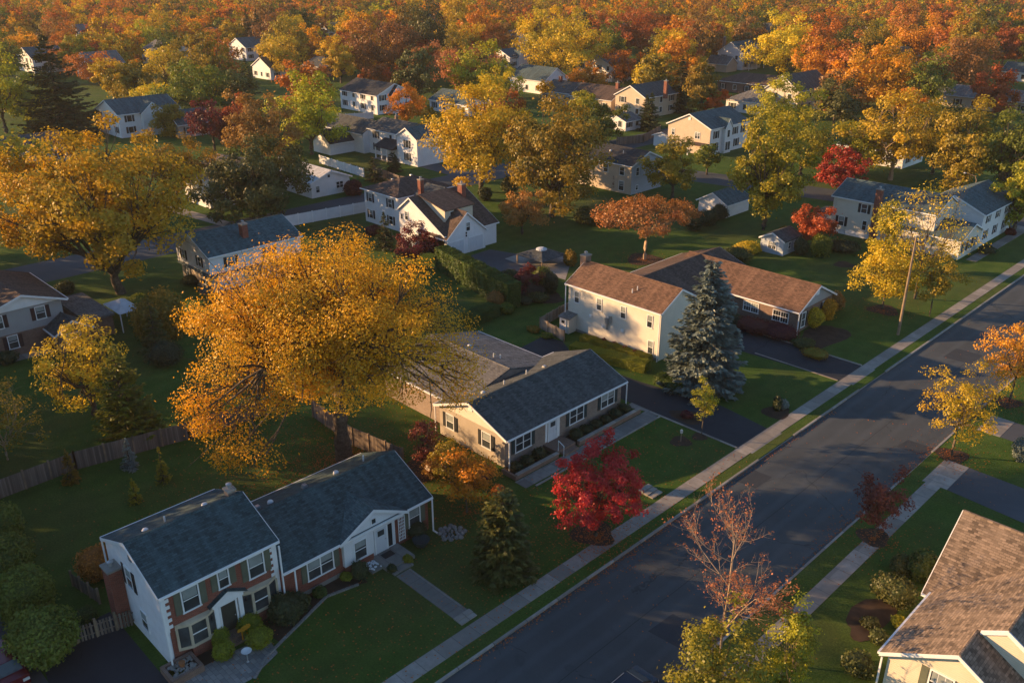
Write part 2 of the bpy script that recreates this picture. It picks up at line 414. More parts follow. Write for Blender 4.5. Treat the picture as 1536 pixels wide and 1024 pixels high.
sheet('driveway', [(-34.25, 81.3), (-34.25, 86.2), (-53, 86.2), (-53, 80.5), (-44, 80.6)], 'drive', .013)
sheet('driveway', [(-18.6, 68.4), (-3, 67.0), (4, 68.5), (4, 73.8), (-3, 72.6), (-18.6, 73.2)], 'drive_grey')
sheet('driveway', [(-18.6, 80.6), (5, 80.0), (5, 84.0), (-18.6, 84.5)], 'drive_grey')
sheet('driveway', [(-34.25, 8.2), (-34.25, 13.9), (-52, 14.0), (-52, 9.5), (-46, 8.4)], 'drive', .014)
sheet('driveway', [at(648, 402), at(735, 374), at(800, 385), at(800, 408), at(735, 425)], 'drive_grey')
sheet('patio', pix([(757, 388), (815, 370), (858, 388), (848, 420), (800, 405)]), 'concrete', .018)
sheet('driveway', [(-34.25, 152), (-34.25, 155), (-41, 155), (-41, 152)], 'concrete', .02)
sheet('driveway', pix([(236, 312), (250, 306), (345, 333), (335, 340)]), 'concrete', .02)
sheet('driveway', [(-102.6, 48.6), (-102.6, 53.5), (-99.2, 53.5), (-99.2, 48.6)], 'concrete', .016)
sheet('driveway', [(-122.6, 113), (-122.6, 118), (-143, 119), (-143, 114)], 'drive_grey', .016)
sheet('garden_path', pix([(0, 548), (0, 540), (72, 521), (80, 528)]), 'concrete', .02)
# mulch beds (irregular)
def bed(cx, cy, rx, ry, seed=0, z=.022, mat='mulch', name='flower_bed'):
    rg = random.Random(seed); n = 22; pts = []
    for i in range(n):
        t = 2 * math.pi * i / n; q = 1 + .13 * math.sin(3 * t + seed) + rg.uniform(-.06, .06)
        pts.append((cx + rx * q * math.cos(t), cy + ry * q * math.sin(t)))
    return sheet(name, pts, mat, z)
for i, (px, py, rx, ry) in enumerate([(967, 389, 2.6, 2.6), (1021, 662, .95, .95), (890, 800, 1.6, 1.6), (1165, 618, 1.2, 1.5), (1310, 805, 1.2, 1.2), (1427, 683, 1.3, 1.3), (1510, 603, 1.3, 1.3),
        (1049, 655, .7, .7), (800, 440, 4.2, 3.2), (1325, 465, 1.8, 1.8), (1030, 625, 1.6, 1.2), (1306, 925, 1.2, 2.6), (1235, 505, 2.2, 4.2), (640, 700, 2.0, 4.0), (1266, 397, 1.4, 1.4)]):
    x, y = at(px, py); bed(x, y, rx, ry, i)
# ------------------------------------------------------------------ houses
class House:
    def __init__(s, name, label, cat='house', loc=(0, 0, 0), group=None):
        s.o = loc; s.root = thing(name, label, cat, loc, group); s.trim = MB(); s.gut = MB()
    def part(s, name, mb, mat, parent=None, smooth=False):
        return mb.build(name, mat, parent or s.root, s.o, smooth)
    def end(s, trimmat='trim'):
        if s.trim.v: s.part('trim', s.trim, trimmat)
        if s.gut.v: s.part('gutter', s.gut, 'trim')

def vol(H, x0, x1, y0, y1, ze, zr, axis, wall, roof, rp=.5, ov=.3, oe=.35, z0=-.3, ends='both', ze2=None, gut=True, wallparts=None, name_roof='roof'):
    """gabled volume; axis = ridge direction; ze = eave on low side of the cross axis, ze2 = other eave"""
    ze2 = ze if ze2 is None else ze2
    if axis == 'y': a0, a1, l0, l1 = x0, x1, y0, y1; P = lambda a, l, z: (a, l, z)
    else: a0, a1, l0, l1 = y0, y1, x0, x1; P = lambda a, l, z: (l, a, z)
    ar = a0 + (a1 - a0) * rp
    pent = [(a0, z0), (a1, z0), (a1, ze2), (ar, zr), (a0, ze)]
    w = MB().hexa([P(a, l0, z) for a, z in pent], [P(a, l1, z) for a, z in pent])
    if axis == 'y': w.f = [tuple(reversed(f)) for f in w.f]
    H.part('wall', w, wall)
    s0 = (zr - ze) / (ar - a0); s1 = (zr - ze2) / (a1 - ar)
    e0, e1 = a0 - oe, a1 + oe; z_0, z_1 = ze - oe * s0, ze2 - oe * s1
    th = .16; lift = .03
    m0 = l0 - (ov if ends in ('both', 'lo') else 0); m1 = l1 + (ov if ends in ('both', 'hi') else 0)
    r = MB()
    for (ea, zz) in ((e0, z_0), (e1, z_1)):
        top = [P(ea, m0, zz + lift + th), P(ea, m1, zz + lift + th), P(ar, m1, zr + lift + th), P(ar, m0, zr + lift + th)]
        lo = [P(ea, m0, zz + lift), P(ea, m1, zz + lift), P(ar, m1, zr + lift), P(ar, m0, zr + lift)]
        r.hexa(lo, top)
    H.part(name_roof, r, roof)
    # ridge cap
    H.part('ridge_cap', MB().hexa([P(ar - .14, m0, zr + lift + th - .08), P(ar + .14, m0, zr + lift + th - .08), P(ar + .14, m1, zr + lift + th - .08), P(ar - .14, m1, zr + lift + th - .08)],
           [P(ar - .05, m0, zr + lift + th + .035), P(ar + .05, m0, zr + lift + th + .035), P(ar + .05, m1, zr + lift + th + .035), P(ar - .05, m1, zr + lift + th + .035)]), roof)
    for mm, sg, en in ((m0, -1, 'lo'), (m1, 1, 'hi')):
        if ends in ('both', en):
            a_, b_ = mm + sg * .004, mm + sg * .05; k = .22
            out = [(e0, z_0 - .06), (ar, zr - .06), (e1, z_1 - .06), (e1, z_1 + th + .01), (ar, zr + th + .01), (e0, z_0 + th + .01)]
            t = MB(); n = 6; A = [P(a, a_, z) for a, z in out]; B = [P(a, b_, z) for a, z in out]
            t.v = A + B
            for q in ((0, 1, 4, 5), (1, 2, 3, 4)): t.f.append(q); t.f.append(tuple(6 + i for i in reversed(q)))
            for i in range(6): j = (i + 1) % 6; t.f.append((i, j, 6 + j, 6 + i))
            H.part('rake_board', t, 'trim')
    if gut:
        for (ea, zz, sg) in ((e0, z_0, -1), (e1, z_1, 1)):
            p, q = ea + sg * .004, ea + sg * .12
            c0, c1 = P(min(p, q), m0, zz + .02), P(max(p, q), m1, zz + .16)
            H.part('gutter', MB().box(c0[0], c1[0], c0[1], c1[1], c0[2], c1[2]), 'trim')

def fmap(face, c, u):
    if face == '+x': return lambda s, d, z: (c + d, u + s, z)
    if face == '-x': return lambda s, d, z: (c - d, u - s, z)
    if face == '+y': return lambda s, d, z: (u - s, c + d, z)
    return lambda s, d, z: (u + s, c - d, z)

def fbox(mb, fm, s0, s1, d0, d1, z0, z1):
    a = fm(s0, d0, z0); b = fm(s1, d1, z1)
    mb.box(min(a[0], b[0]), max(a[0], b[0]), min(a[1], b[1]), max(a[1], b[1]), min(z0, z1), max(z0, z1))

def win(H, face, c, u, z, w, h, shut=None, n=1, grid=False, simple=False, frame='trim'):
    fm = fmap(face, c, u); f = MB(); t = .085; W = w * n
    fbox(f, fm, -W / 2 - t, W / 2 + t, .0, .06, z + h, z + h + t); fbox(f, fm, -W / 2 - t - .04, W / 2 + t + .04, .0, .09, z - t, z)
    fbox(f, fm, -W / 2 - t, -W / 2, .0, .06, z, z + h); fbox(f, fm, W / 2, W / 2 + t, .0, .06, z, z + h)
    for i in range(n):
        a = -W / 2 + i * w
        if i: fbox(f, fm, a - t / 2, a + t / 2, .0, .058, z, z + h)
        if not simple: fbox(f, fm, a + .03, a + w - .03, .0, .045, z + h * .48, z + h * .48 + .055)
        if grid:
            for q in (1, 2) if w > .8 else (1,):
                x = a + w * q / (3 if w > .8 else 2); fbox(f, fm, x - .014, x + .014, .0, .036, z, z + h * .48); fbox(f, fm, x - .014, x + .014, .0, .036, z + h * .48 + .055, z + h)
    wo_ = H.part('window', f, frame)
    p = MB(); fbox(p, fm, -W / 2, W / 2, .0, .022, z, z + h); H.part('pane', p, 'glass', wo_)
    if not simple and random.random() < .55:
        cb = MB()
        for i in range(n):
            a = -W / 2 + i * w; fbox(cb, fm, a + .05, a + w - .05, .0225, .028, z + h * random.choice((.55, .62, .5)), z + h - .03)
        H.part('blind', cb, 'curtain', wo_)
    if shut:
        sw = .42 if not simple else .5
        for sg in (-1, 1):
            b = MB(); a0 = sg * (W / 2 + t + .02); a1 = sg * (W / 2 + t + .02 + sw)
            fbox(b, fm, min(a0, a1), max(a0, a1), .0, .045, z - .04, z + h + .04)
            if not simple:
                fbox(b, fm, min(a0, a1) + .05, max(a0, a1) - .05, .045, .06, z + .05, z + h * .46); fbox(b, fm, min(a0, a1) + .05, max(a0, a1) - .05, .045, .06, z + h * .52, z + h - .05)
            H.part('shutter', b, shut, wo_)
    return wo_

def door(H, face, c, u, z, w=.95, h=2.05, mat='door_white', frame='trim', lite=True):
    fm = fmap(face, c, u); f = MB()
    fbox(f, fm, -w / 2 - .12, -w / 2, 0, .08, z, z + h); fbox(f, fm, w / 2, w / 2 + .12, 0, .08, z, z + h); fbox(f, fm, -w / 2 - .12, w / 2 + .12, 0, .08, z + h, z + h + .13)
    H.part('door_frame', f, frame)
    d = MB(); fbox(d, fm, -w / 2, w / 2, 0, .05, z, z + h)
    for zz in (.15, .75):
        for q in (-1, 1): fbox(d, fm, q * w * .25 - w * .17, q * w * .25 + w * .17, .05, .062, z + zz, z + zz + .5)
    D = H.part('door', d, mat)
    if lite: p = MB(); fbox(p, fm, -w * .3, w * .3, .05, .066, z + h * .68, z + h * .9); H.part('pane', p, 'glass', D)
    kn = MB(); q = fm(w * .38, .09, z + 1.0); kn.lathe((q[0], q[1], q[2] - .04), [(.02, 0), (.045, .02), (.045, .06), (.02, .08)], 8); H.part('handle', kn, 'metal', D)
    return D

def garage(H, face, c, u, z, w, h):
    fm = fmap(face, c, u); f = MB(); fbox(f, fm, -w / 2 - .12, -w / 2, 0, .06, z, z + h); fbox(f, fm, w / 2, w / 2 + .12, 0, .06, z, z + h); fbox(f, fm, -w / 2 - .12, w / 2 + .12, 0, .06, z + h, z + h + .12)
    H.part('garage_frame', f, 'trim')
    d = MB()
    for i in range(4): fbox(d, fm, -w / 2, w / 2, 0, .035, z + i * h / 4 + .015, z + (i + 1) * h / 4)
    for i in range(4):
        for j in range(4): fbox(d, fm, -w / 2 + (j + .12) * w / 4, -w / 2 + (j + .88) * w / 4, .035, .05, z + (i + .2) * h / 4, z + (i + .8) * h / 4)
    H.part('garage_door', d, 'door_white')

def downspout(H, x, y, z1, z0=.05, dx=0, dy=0):
    m = MB().box(x - .045, x + .045, y - .045, y + .045, z0, z1)
    if dx or dy: m.box(min(x, x + dx) - .045, max(x, x + dx) + .045, min(y, y + dy) - .046, max(y, y + dy) + .046, z0 - .02, z0 + .08)
    H.part('downspout', m, 'trim')

def chimney(H, x, y, z0, z1, w=.8, d=.6, mat='brick_red', pots=1):
    c = H.part('chimney', MB().box(x - w / 2, x + w / 2, y - d / 2, y + d / 2, z0, z1), mat)
    H.part('chimney_cap', MB().box(x - w / 2 - .07, x + w / 2 + .07, y - d / 2 - .07, y + d / 2 + .07, z1 + .001, z1 + .14), 'concrete', c)
    for i in range(pots):
        H.part('flue', MB().lathe((x + (i - (pots - 1) / 2) * .35, y, z1 + .14), [(.13, 0), (.13, .25), (.2, .26), (.2, .33), (.05, .40)], 10), 'metal', c)

def rvent(H, x, y, z, kind='pipe'):
    if kind == 'pipe': H.part('vent_pipe', MB().lathe((x, y, z - .1), [(.06, 0), (.06, .55), (.05, .56)], 8), 'plastic')
    elif kind == 'box': H.part('roof_vent', MB().hexa([(x - .2, y - .2, z - .05), (x + .2, y - .2, z - .05), (x + .2, y + .2, z - .05), (x - .2, y + .2, z - .05)], [(x - .14, y - .14, z + .22), (x + .14, y - .14, z + .22), (x + .14, y + .14, z + .22), (x - .14, y + .14, z + .22)]), 'metal')
    else: H.part('roof_vent', MB().lathe((x, y, z - .1), [(.22, 0), (.22, .18), (.16, .26), (.06, .3)], 10), 'plastic')

# ---- house 1: two-storey brick front with long lower wing
H = House('brick_house', 'two-storey house with red brick front, white side wall and long lower dark-roofed wing', 'house', (-48.4, 14.7, 0))
F1 = -44.5
vol(H, -52.2, F1, 14.7, 22.5, 5.35, 6.95, 'y', 'stucco', 'roof_blue', ov=.12)
vol(H, -52.4, -44.25, 22.5, 35.0, 2.95, 4.9, 'y', 'brick_red', 'roof_blue', ov=.2, ends='hi')
fr = MB(); fr.box(F1, F1 + .06, 15.0, 22.2, .0, 5.2); H.part('brick_facade', fr, 'brick_red')
for side in (0, 1):
  qn = MB()
  for i in range(12):
    L = .55 if i % 2 else .32; ya, yb = (14.68, 14.68 + L) if side == 0 else (22.5 - L, 22.5)
    qn.box(F1 + .0, F1 + .10, ya, yb, 2.45 + i * .24, 2.45 + (i + 1) * .24 - .0)
  qn.box(F1, F1 + .10, *((14.68, 14.9) if side == 0 else (22.3, 22.5)), 0, 2.45)
  H.part('quoins', qn, 'trim')
fc = F1 + .06
win(H, '+x', fc, 16.55, 3.35, 1.0, 1.55, 'shut_green'); win(H, '+x', fc, 18.75, 3.75, .62, 1.25, 'shut_green'); win(H, '+x', fc, 21.0, 3.35, 1.0, 1.55, 'shut_green')
for u in (16.65, 20.9):
    by = MB()
    by.hexa([(fc, u - 1.35, .75), (fc + .02, u - 1.35, .75), (fc + .36, u - .55, .75), (fc + .36, u + .55, .75), (fc + .02, u + 1.35, .75), (fc, u + 1.35, .75)][::-1][::-1], [(fc, u - 1.35, .95), (fc + .02, u - 1.35, .95), (fc + .36, u - .55, .95), (fc + .36, u + .55, .95), (fc + .02, u + 1.35, .95), (fc, u + 1.35, .95)])
    by.hexa([(fc, u - 1.35, 2.45), (fc + .02, u - 1.35, 2.45), (fc + .36, u - .55, 2.45), (fc + .36, u + .55, 2.45), (fc + .02, u + 1.35, 2.45), (fc, u + 1.35, 2.45)], [(fc, u - 1.35, 2.65), (fc + .02, u - 1.35, 2.75), (fc + .36, u - .55, 2.6), (fc + .36, u + .55, 2.6), (fc + .02, u + 1.35, 2.75), (fc, u + 1.35, 2.65)])
    for sg in (-1, 1):
        by.box(fc, fc + .12, u + sg * 1.3 - .07, u + sg * 1.3 + .07, .95, 2.45); by.box(fc + .24, fc + .36, u + sg * .55 - .08, u + sg * .55 + .08, .95, 2.45)
    B = H.part('bay_window', by, 'bone')
    gl = MB(); gl.box(fc + .27, fc + .30, u - .47, u + .47, .95, 2.45)
    for sg in (-1, 1): gl.hexa([(fc + .05, u + sg * 1.23, .95), (fc + .24, u + sg * .63, .95), (fc + .21, u + sg * .62, .95), (fc + .02, u + sg * 1.21, .95)], [(fc + .05, u + sg * 1.23, 2.45), (fc + .24, u + sg * .63, 2.45), (fc + .21, u + sg * .62, 2.45), (fc + .02, u + sg * 1.21, 2.45)])
    H.part('pane', gl, 'glass', B)
    rl = MB(); rl.box(fc + .301, fc + .33, u - .47, u + .47, 1.66, 1.73); H.part('sash_bar', rl, 'trim', B)
    H.part('bay_base', MB().box(fc, fc + .33, u - .6, u + .6, 0, .748), 'brick_red', B)
door(H, '+x', fc, 18.75, .35, 1.0, 2.1, 'door_dark', lite=False)
pd = MB()
for sg in (-1, 1): pd.box(fc, fc + .18, 18.75 + sg * .82 - .14, 18.75 + sg * .82 + .14, .3, 2.62)
pd.box(fc, fc + .2, 17.7, 19.8, 2.63, 2.84); pd.hexa([(fc, 17.6, 2.845), (fc, 19.9, 2.845), (fc, 18.75, 3.45)], [(fc + .24, 17.6, 2.845), (fc + .24, 19.9, 2.845), (fc + .24, 18.75, 3.45)])
H.part('door_pediment', pd, 'trim')
H.part('pediment_roof', MB().hexa([(fc, 17.45, 2.85), (fc, 18.75, 3.53), (fc, 18.75, 3.60), (fc, 17.45, 2.92)], [(fc + .34, 17.45, 2.85), (fc + .34, 18.75, 3.53), (fc + .34, 18.75, 3.60), (fc + .34, 17.45, 2.92)]).hexa([(fc, 20.05, 2.85), (fc, 18.75, 3.53), (fc, 18.75, 3.60), (fc, 20.05, 2.92)], [(fc + .34, 20.05, 2.85), (fc + .34, 18.75, 3.53), (fc + .34, 18.75, 3.60), (fc + .34, 20.05, 2.92)]), 'roof_blue')
for u in (17.55, 19.95): H.part('wall_lamp', MB().lathe((fc + .14, u, 1.95), [(.05, 0), (.09, .08), (.09, .28), (.03, .38)], 8), 'black')
H.part('doorstep', MB().box(F1 + .06, F1 + 1.3, 17.8, 19.7, -.1, .17).box(F1 + .06, F1 + .9, 18.0, 19.5, .17, .33), 'brick_brown')
win(H, '-y', 14.7, -48.9, 3.4, .85, 1.45, 'shut_dark'); win(H, '-y', 14.7, -47.6, .9, .9, 1.35)
H.part('gable_vent', MB().box(-48.15, -47.75, 14.63, 14.698, 5.95, 6.4), 'metal')
chimney(H, -50.5, 14.25, -.2, 4.3, 1.1, .85)
chimney(H, -48.9, 22.0, 6.3, 7.3, .6, .5, 'brick_tan')
for y, t in ((16.3, 'dome'), (17.6, 'pipe'), (20.3, 'dome')): rvent(H, -49.2, y, 6.72, t)
for y, t in ((24.0, 'box'), (25.0, 'dome'), (27.8, 'box'), (30.5, 'dome'), (33, 'pipe')): rvent(H, -49.3, y, 4.68, t)
W1 = -44.25
win(H, '+x', W1, 25.5, 1.05, .98, 1.45, 'shut_green', n=2); win(H, '+x', W1, 33.7, 1.05, .95, 1.4, 'shut_green')
# cross gable over the wing entrance
vol(H, -47.2, -43.95, 27.2, 32.5, 2.9, 4.25, 'x', 'white', 'roof_slate', ov=.15, ends='hi', oe=.3, z0=2.55, gut=False)
H.part('porch_wall', MB().box(W1, -43.95, 27.25, 29.75, .75, 2.549), 'white'); H.part('porch_base', MB().box(W1, -43.97, 27.3, 29.7, -.2, .749), 'brick_red')
win(H, '+x', -43.95, 28.6, .95, .95, 1.4); win(H, '+x', -43.95, 29.85, 3.2, .35, .4, simple=True)
H.part('entry_wall', MB().box(W1, W1 + .05, 29.75, 31.85, 0, 2.549), 'white')
door(H, '+x', W1 + .05, 30.55, .3, .95, 2.05, 'door_white'); 
sl = MB(); sl.box(W1 + .05, W1 + .09, 31.2, 31.55, .4, 2.3); H.part('sidelight', sl, 'glass')
tr = MB(); tr.box(-44.0, -43.95, 32.0, 32.04, .5, 2.6); tr.box(-44.0, -43.95, 32.55, 32.6, .5, 2.6)
for i in range(8):
    tr.box(-43.99, -43.96, 32.04, 32.55, .55 + i * .28, .59 + i * .28)
for y in (32.15, 32.3, 32.42): tr.box(-43.985, -43.965, y, y + .03, .5, 2.6)
H.part('trellis', tr, 'trim')
H.part('entry_step', MB().box(W1 + .05, -42.2, 29.6, 32.0, -.1, .28).box(-42.2, -41.6, 29.7, 31.4, -.1, .14), 'slab')
H.part('doormat', MB().box(-43.9, -43.3, 30.2, 31.1, .281, .30), 'black')
H.part('foundation', MB().box(W1 - .01, W1 + .04, 22.9, 27.2, -.1, .35), 'concrete')
for x, y in ((-44.0, 14.62), (-43.9, 22.45)): downspout(H, x, y, 5.15, dx=.4)
downspout(H, -43.8, 23.3, 2.8, dx=.3); downspout(H, -43.75, 35.05, 2.8, dx=.6)
downspout(H, -52.5, 14.6, 5.1)
H.end()

# ---- house 2: long low ranch
H = House('ranch_house', 'long low ranch house with dark roof, white door and planted front terrace', 'house', (-50.5, 45.2, 0))
F2 = -46.3
vol(H, -54.8, F2, 45.2, 60.6, 2.95, 4.6, 'y', 'brick_tan', 'roof_dark', ov=.3, oe=.45)
vol(H, -64.4, -53.2, 46.4, 58.7, 2.9, 4.4, 'x', 'brick_tan', 'roof_grey', ov=.3, ends='lo')
H.part('gable_siding', MB().hexa([(-54.75, 45.2, 2.95), (F2 - .05, 45.2, 2.95), (-50.55, 45.2, 4.55)], [(-54.75, 45.16, 2.95), (F2 - .05, 45.16, 2.95), (-50.55, 45.16, 4.55)]), 'tan')
H.part('side_panel', MB().box(-54.75, F2 - .05, 45.165, 45.199, 0, 2.94), 'shaded_tan')  # lower side wall painted darker than the gable to stand in for shade
win(H, '-y', 45.16, -53.3, 1.1, .9, 1.35, 'shut_dark'); win(H, '-y', 45.16, -48.6, 1.1, 1.0, 1.4, 'shut_dark')
H.part('gable_vent', MB().box(-50.8, -50.3, 45.1, 45.158, 3.9, 4.4), 'trim')
for u in (47.3, 54.2, 58.6): win(H, '+x', F2, u, 1.05, .9, 1.35, 'shut_teal', n=2)
door(H, '+x', F2, 51.0, .42, 1.0, 2.05); H.part('sidelight', MB().box(F2, F2 + .05, 51.65, 51.9, .5, 2.4), 'trim'); H.part('sidelight', MB().box(F2, F2 + .05, 50.05, 50.3, .5, 2.4), 'trim')
H.part('doorstep', MB().box(F2 + .01, -44.6, 49.8, 52.2, -.1, .4).box(-44.6, -44.0, 50.2, 52.0, -.1, .2), 'brick_brown')
H.part('handrail', MB().tube([(-44.65, 50.0, .4), (-44.65, 50.0, 1.4), (-44.0, 50.0, 1.1), (-44.0, 50.0, .1)], .035, 6), 'trim')
for x, y, z, t in ((-51.6, 47.6, 4.37, 'dome'), (-51.4, 50.0, 4.4, 'pipe'), (-51.5, 53.0, 4.38, 'pipe'), (-51.3, 55.2, 4.42, 'box'), (-56.5, 53.6, 4.3, 'pipe'), (-56.0, 54.0, 4.2, 'pipe'), (-60.2, 53.8, 4.25, 'dome'), (-52.2, 46.6, 4.1, 'pipe')): rvent(H, x, y, z, t)
for x, y in ((-45.75, 45.1), (-45.75, 60.75), (-55.3, 45.1)): downspout(H, x, y, 2.75)
win(H, '+y', 58.7, -60, 1.0, .9, 1.3)
H.end()

# ---- house 3: tan two-storey with brick ranch wing
H = House('split_level_house', 'cream two-storey house with brown roof joined to low brick wing behind blue spruce', 'house', (-56.5, 72, 0))
vol(H, -63.2, -50.2, 71.9, 78.3, 5.6, 7.3, 'x', 'tan', 'roof_brown', ov=.25)
vol(H, -65.0, -54.5, 78.3, 97.3, 2.75, 4.75, 'y', 'brick_brown', 'roof_choc', ends='hi')
vol(H, -61.5, -43.6, 89.2, 97.4, 2.75, 4.75, 'x', 'brick_brown', 'roof_brown', ends='hi', ov=.35)
H.part('gable_siding', MB().hexa([(-43.6, 89.25, 2.7), (-43.6, 97.35, 2.7), (-43.6, 93.3, 4.7)], [(-43.55, 89.25, 2.7), (-43.55, 97.35, 2.7), (-43.55, 93.3, 4.7)]), 'grey')
for x in (-61.9, -58.6, -55.2, -51.6): win(H, '-y', 71.9, x, 3.55, .62, 1.3)
win(H, '-y', 71.9, -51.3, .6, .62, 1.4)
H.part('foundation', MB().box(-63.2, -50.2, 71.86, 71.898, -.1, .3), 'concrete')
mt = MB().box(-57.5, -57.1, 71.6, 71.9, 2.3, 3.0).box(-57.4, -57.2, 71.7, 71.9, 1.6, 2.28).box(-57.05, -56.75, 71.7, 71.9, 2.5, 3.3); H.part('meter_box', mt, 'metal')
for x, z in ((-59.8, 2.3), (-58.0, 1.6), (-55.2, 1.9)): H.part('wall_vent', MB().box(x - .18, x + .18, 71.82, 71.9, z, z + .34), 'trim')
for x, y, z in ((-54.6, 73.4, 6.55), (-54.9, 72.9, 6.3)): rvent(H, x, y, z, 'pipe')
chimney(H, -63.6, 75.2, 0, 8.0, .8, 1.0, 'brick_brown')
downspout(H, -63.3, 71.5, 5.4); downspout(H, -50.1, 71.5, 5.4)
H.part('entry_porch', MB().hexa([(-63.3, 70.6, 0), (-61.9, 70.6, 0), (-61.9, 71.9, 0), (-63.3, 71.9, 0)], [(-63.3, 70.6, 1.75), (-61.9, 70.6, 1.75), (-61.9, 71.9, 2.05), (-63.3, 71.9, 2.05)]), 'tan')
H.part('porch_roof', MB().hexa([(-63.45, 70.4, 1.78), (-61.75, 70.4, 1.78), (-61.75, 71.9, 2.10), (-63.45, 71.9, 2.10)], [(-63.45, 70.4, 1.86), (-61.75, 70.4, 1.86), (-61.75, 71.9, 2.18), (-63.45, 71.9, 2.18)]), 'roof_grey')
door(H, '-y', 70.6, -62.75, .05, .75, 1.6)
win(H, '-y', 89.2, -45.7, .95, .95, 1.2, n=2, grid=True); win(H, '-y', 89.2, -49.6, 1.1, .95, 1.1, n=2, grid=True)
win(H, '+x', -43.6, 90.6, .5, .8, 1.7, 'shut_dark'); win(H, '+x', -43.6, 95.5, .9, .8, 1.4, 'shut_dark')
H.part('gable_vent', MB().box(-43.55, -43.48, 92.9, 93.6, 3.7, 4.2), 'trim'); downspout(H, -43.2, 88.75, 2.6)
H.end()

# ---- cape with garage gable
H = House('cape_house', 'white house with double garage in front gable, brown roof and wide shed dormer', 'house', (-97, 79, 0))
vol(H, -103.4, -93.2, 78.9, 89.2, 5.2, 7.3, 'y', 'white', 'roof_choc', rp=.27, ze2=3.2, ov=.25, oe=.3)
vol(H, -99.0, -92.55, 78.9, 86.3, 2.9, 6.0, 'x', 'white', 'roof_choc', ends='hi', ov=.25)
dm = MB(); ds = .55
dm.hexa([(-94.9, 80.6, 3.6), (-94.9, 86.0, 3.6), (-100.3, 86.0, 6.9), (-100.3, 80.6, 6.9)], [(-94.9, 80.6, 6.15), (-94.9, 86.0, 6.15), (-100.3, 86.0, 7.35), (-100.3, 80.6, 7.35)])
D_ = H.part('dormer', dm, 'cream')
H.part('dormer_roof', MB().hexa([(-94.6, 80.4, 6.14), (-94.6, 86.2, 6.14), (-100.6, 86.2, 7.46), (-100.6, 80.4, 7.46)], [(-94.6, 80.4, 6.28), (-94.6, 86.2, 6.28), (-100.6, 86.2, 7.60), (-100.6, 80.4, 7.60)]), 'roof_choc', D_)
win(H, '+x', -94.9, 82.0, 4.7, .8, 1.15)
win(H, '+x', -92.55, 82.9, 3.3, .7, 1.2)
garage(H, '+x', -92.55, 80.6, .02, 2.7, 2.15); garage(H, '+x', -92.55, 84.4, .02, 2.7, 2.15)
for z in (2.5, 2.9): H.part('wall_lamp', MB().lathe((-92.47, 82.5, z), [(.06, 0), (.1, .05), (.1, .22), (.03, .3)], 8), 'black')
win(H, '-y', 78.9, -101.6, 3.9, .7, 1.2); win(H, '-y', 78.9, -102.7, 3.8, .5, .8, simple=True)
chimney(H, -98.6, 87.2, 5, 8.3, 1.0, .8, 'brick_red')
downspout(H, -92.3, 78.7, 2.7)
H.end()
# ---- hip two-storey behind it
def hip(H, x0, x1, y0, y1, ze, zr, wall, roof, ov=.4, cut=.45, z0=-.3, axis='y'):
    H.part('wall', MB().box(x0, x1, y0, y1, z0, ze), wall)
    a, b, c, d = x0 - ov, x1 + ov, y0 - ov, y1 + ov
    if axis == 'y':
        k = (b - a) * cut; R0 = ((a + b) / 2, c + k, zr); R1 = ((a + b) / 2, d - k, zr)
        fs = [[(a, c), (b, c), R0], [(b, c), (b, d), R1, R0], [(b, d), (a, d), R1], [(a, d), (a, c), R0, R1]]
    else:
        k = (d - c) * cut; R0 = (a + k, (c + d) / 2, zr); R1 = (b - k, (c + d) / 2, zr)
        fs = [[(a, c), (b, c), R1, R0], [(b, c), (b, d), R1], [(b, d), (a, d), R0, R1], [(a, d), (a, c), R0]]
    r = MB()
    for f in fs: r.poly([(p[0], p[1], ze + .18) if len(p) == 2 else p for p in f])
    for p, q in (((a, c), (b, c)), ((b, c), (b, d)), ((b, d), (a, d)), ((a, d), (a, c))): r.poly([(p[0], p[1], ze + .005), (q[0], q[1], ze + .005), (q[0], q[1], ze + .18), (p[0], p[1], ze + .18)])
    r.poly([(a, c, ze + .005), (a, d, ze + .005), (b, d, ze + .005), (b, c, ze + .005)])
    H.part('roof', r, roof)
    t = .1
    H.gut.box(a - t, b + t, c - t, c - .003, ze + .03, ze + .16); H.gut.box(b + .003, b + t, c, d, ze + .03, ze + .16); H.gut.box(a - t, a - .003, c, d, ze + .03, ze + .16)
H = House('hip_roof_house', 'pale two-storey house with a low sunlit brown hip roof just left of the garage gable', 'house', (-112.5, 82, 0))
hip(H, -116.8, -107.9, 82.3, 93, 5.3, 7.2, 'white', 'roof_choc')
for x in (-115.2, -110.0):
    for z in (.8, 3.5): win(H, '-y', 82.3, x, z, .9, 1.3, 'shut_dark')
vol(H, -108, -103.5, 84.5, 92, 5.0, 6.6, 'x', 'white', 'roof_dark', ends='none', gut=False)
chimney(H, -106.2, 85.5, 5, 8.0, .7, .7, 'brick_red')
for x, y in ((-114, 86), (-113.5, 88), (-114.2, 90)): rvent(H, x, y, 6.6, 'box')
H.end()
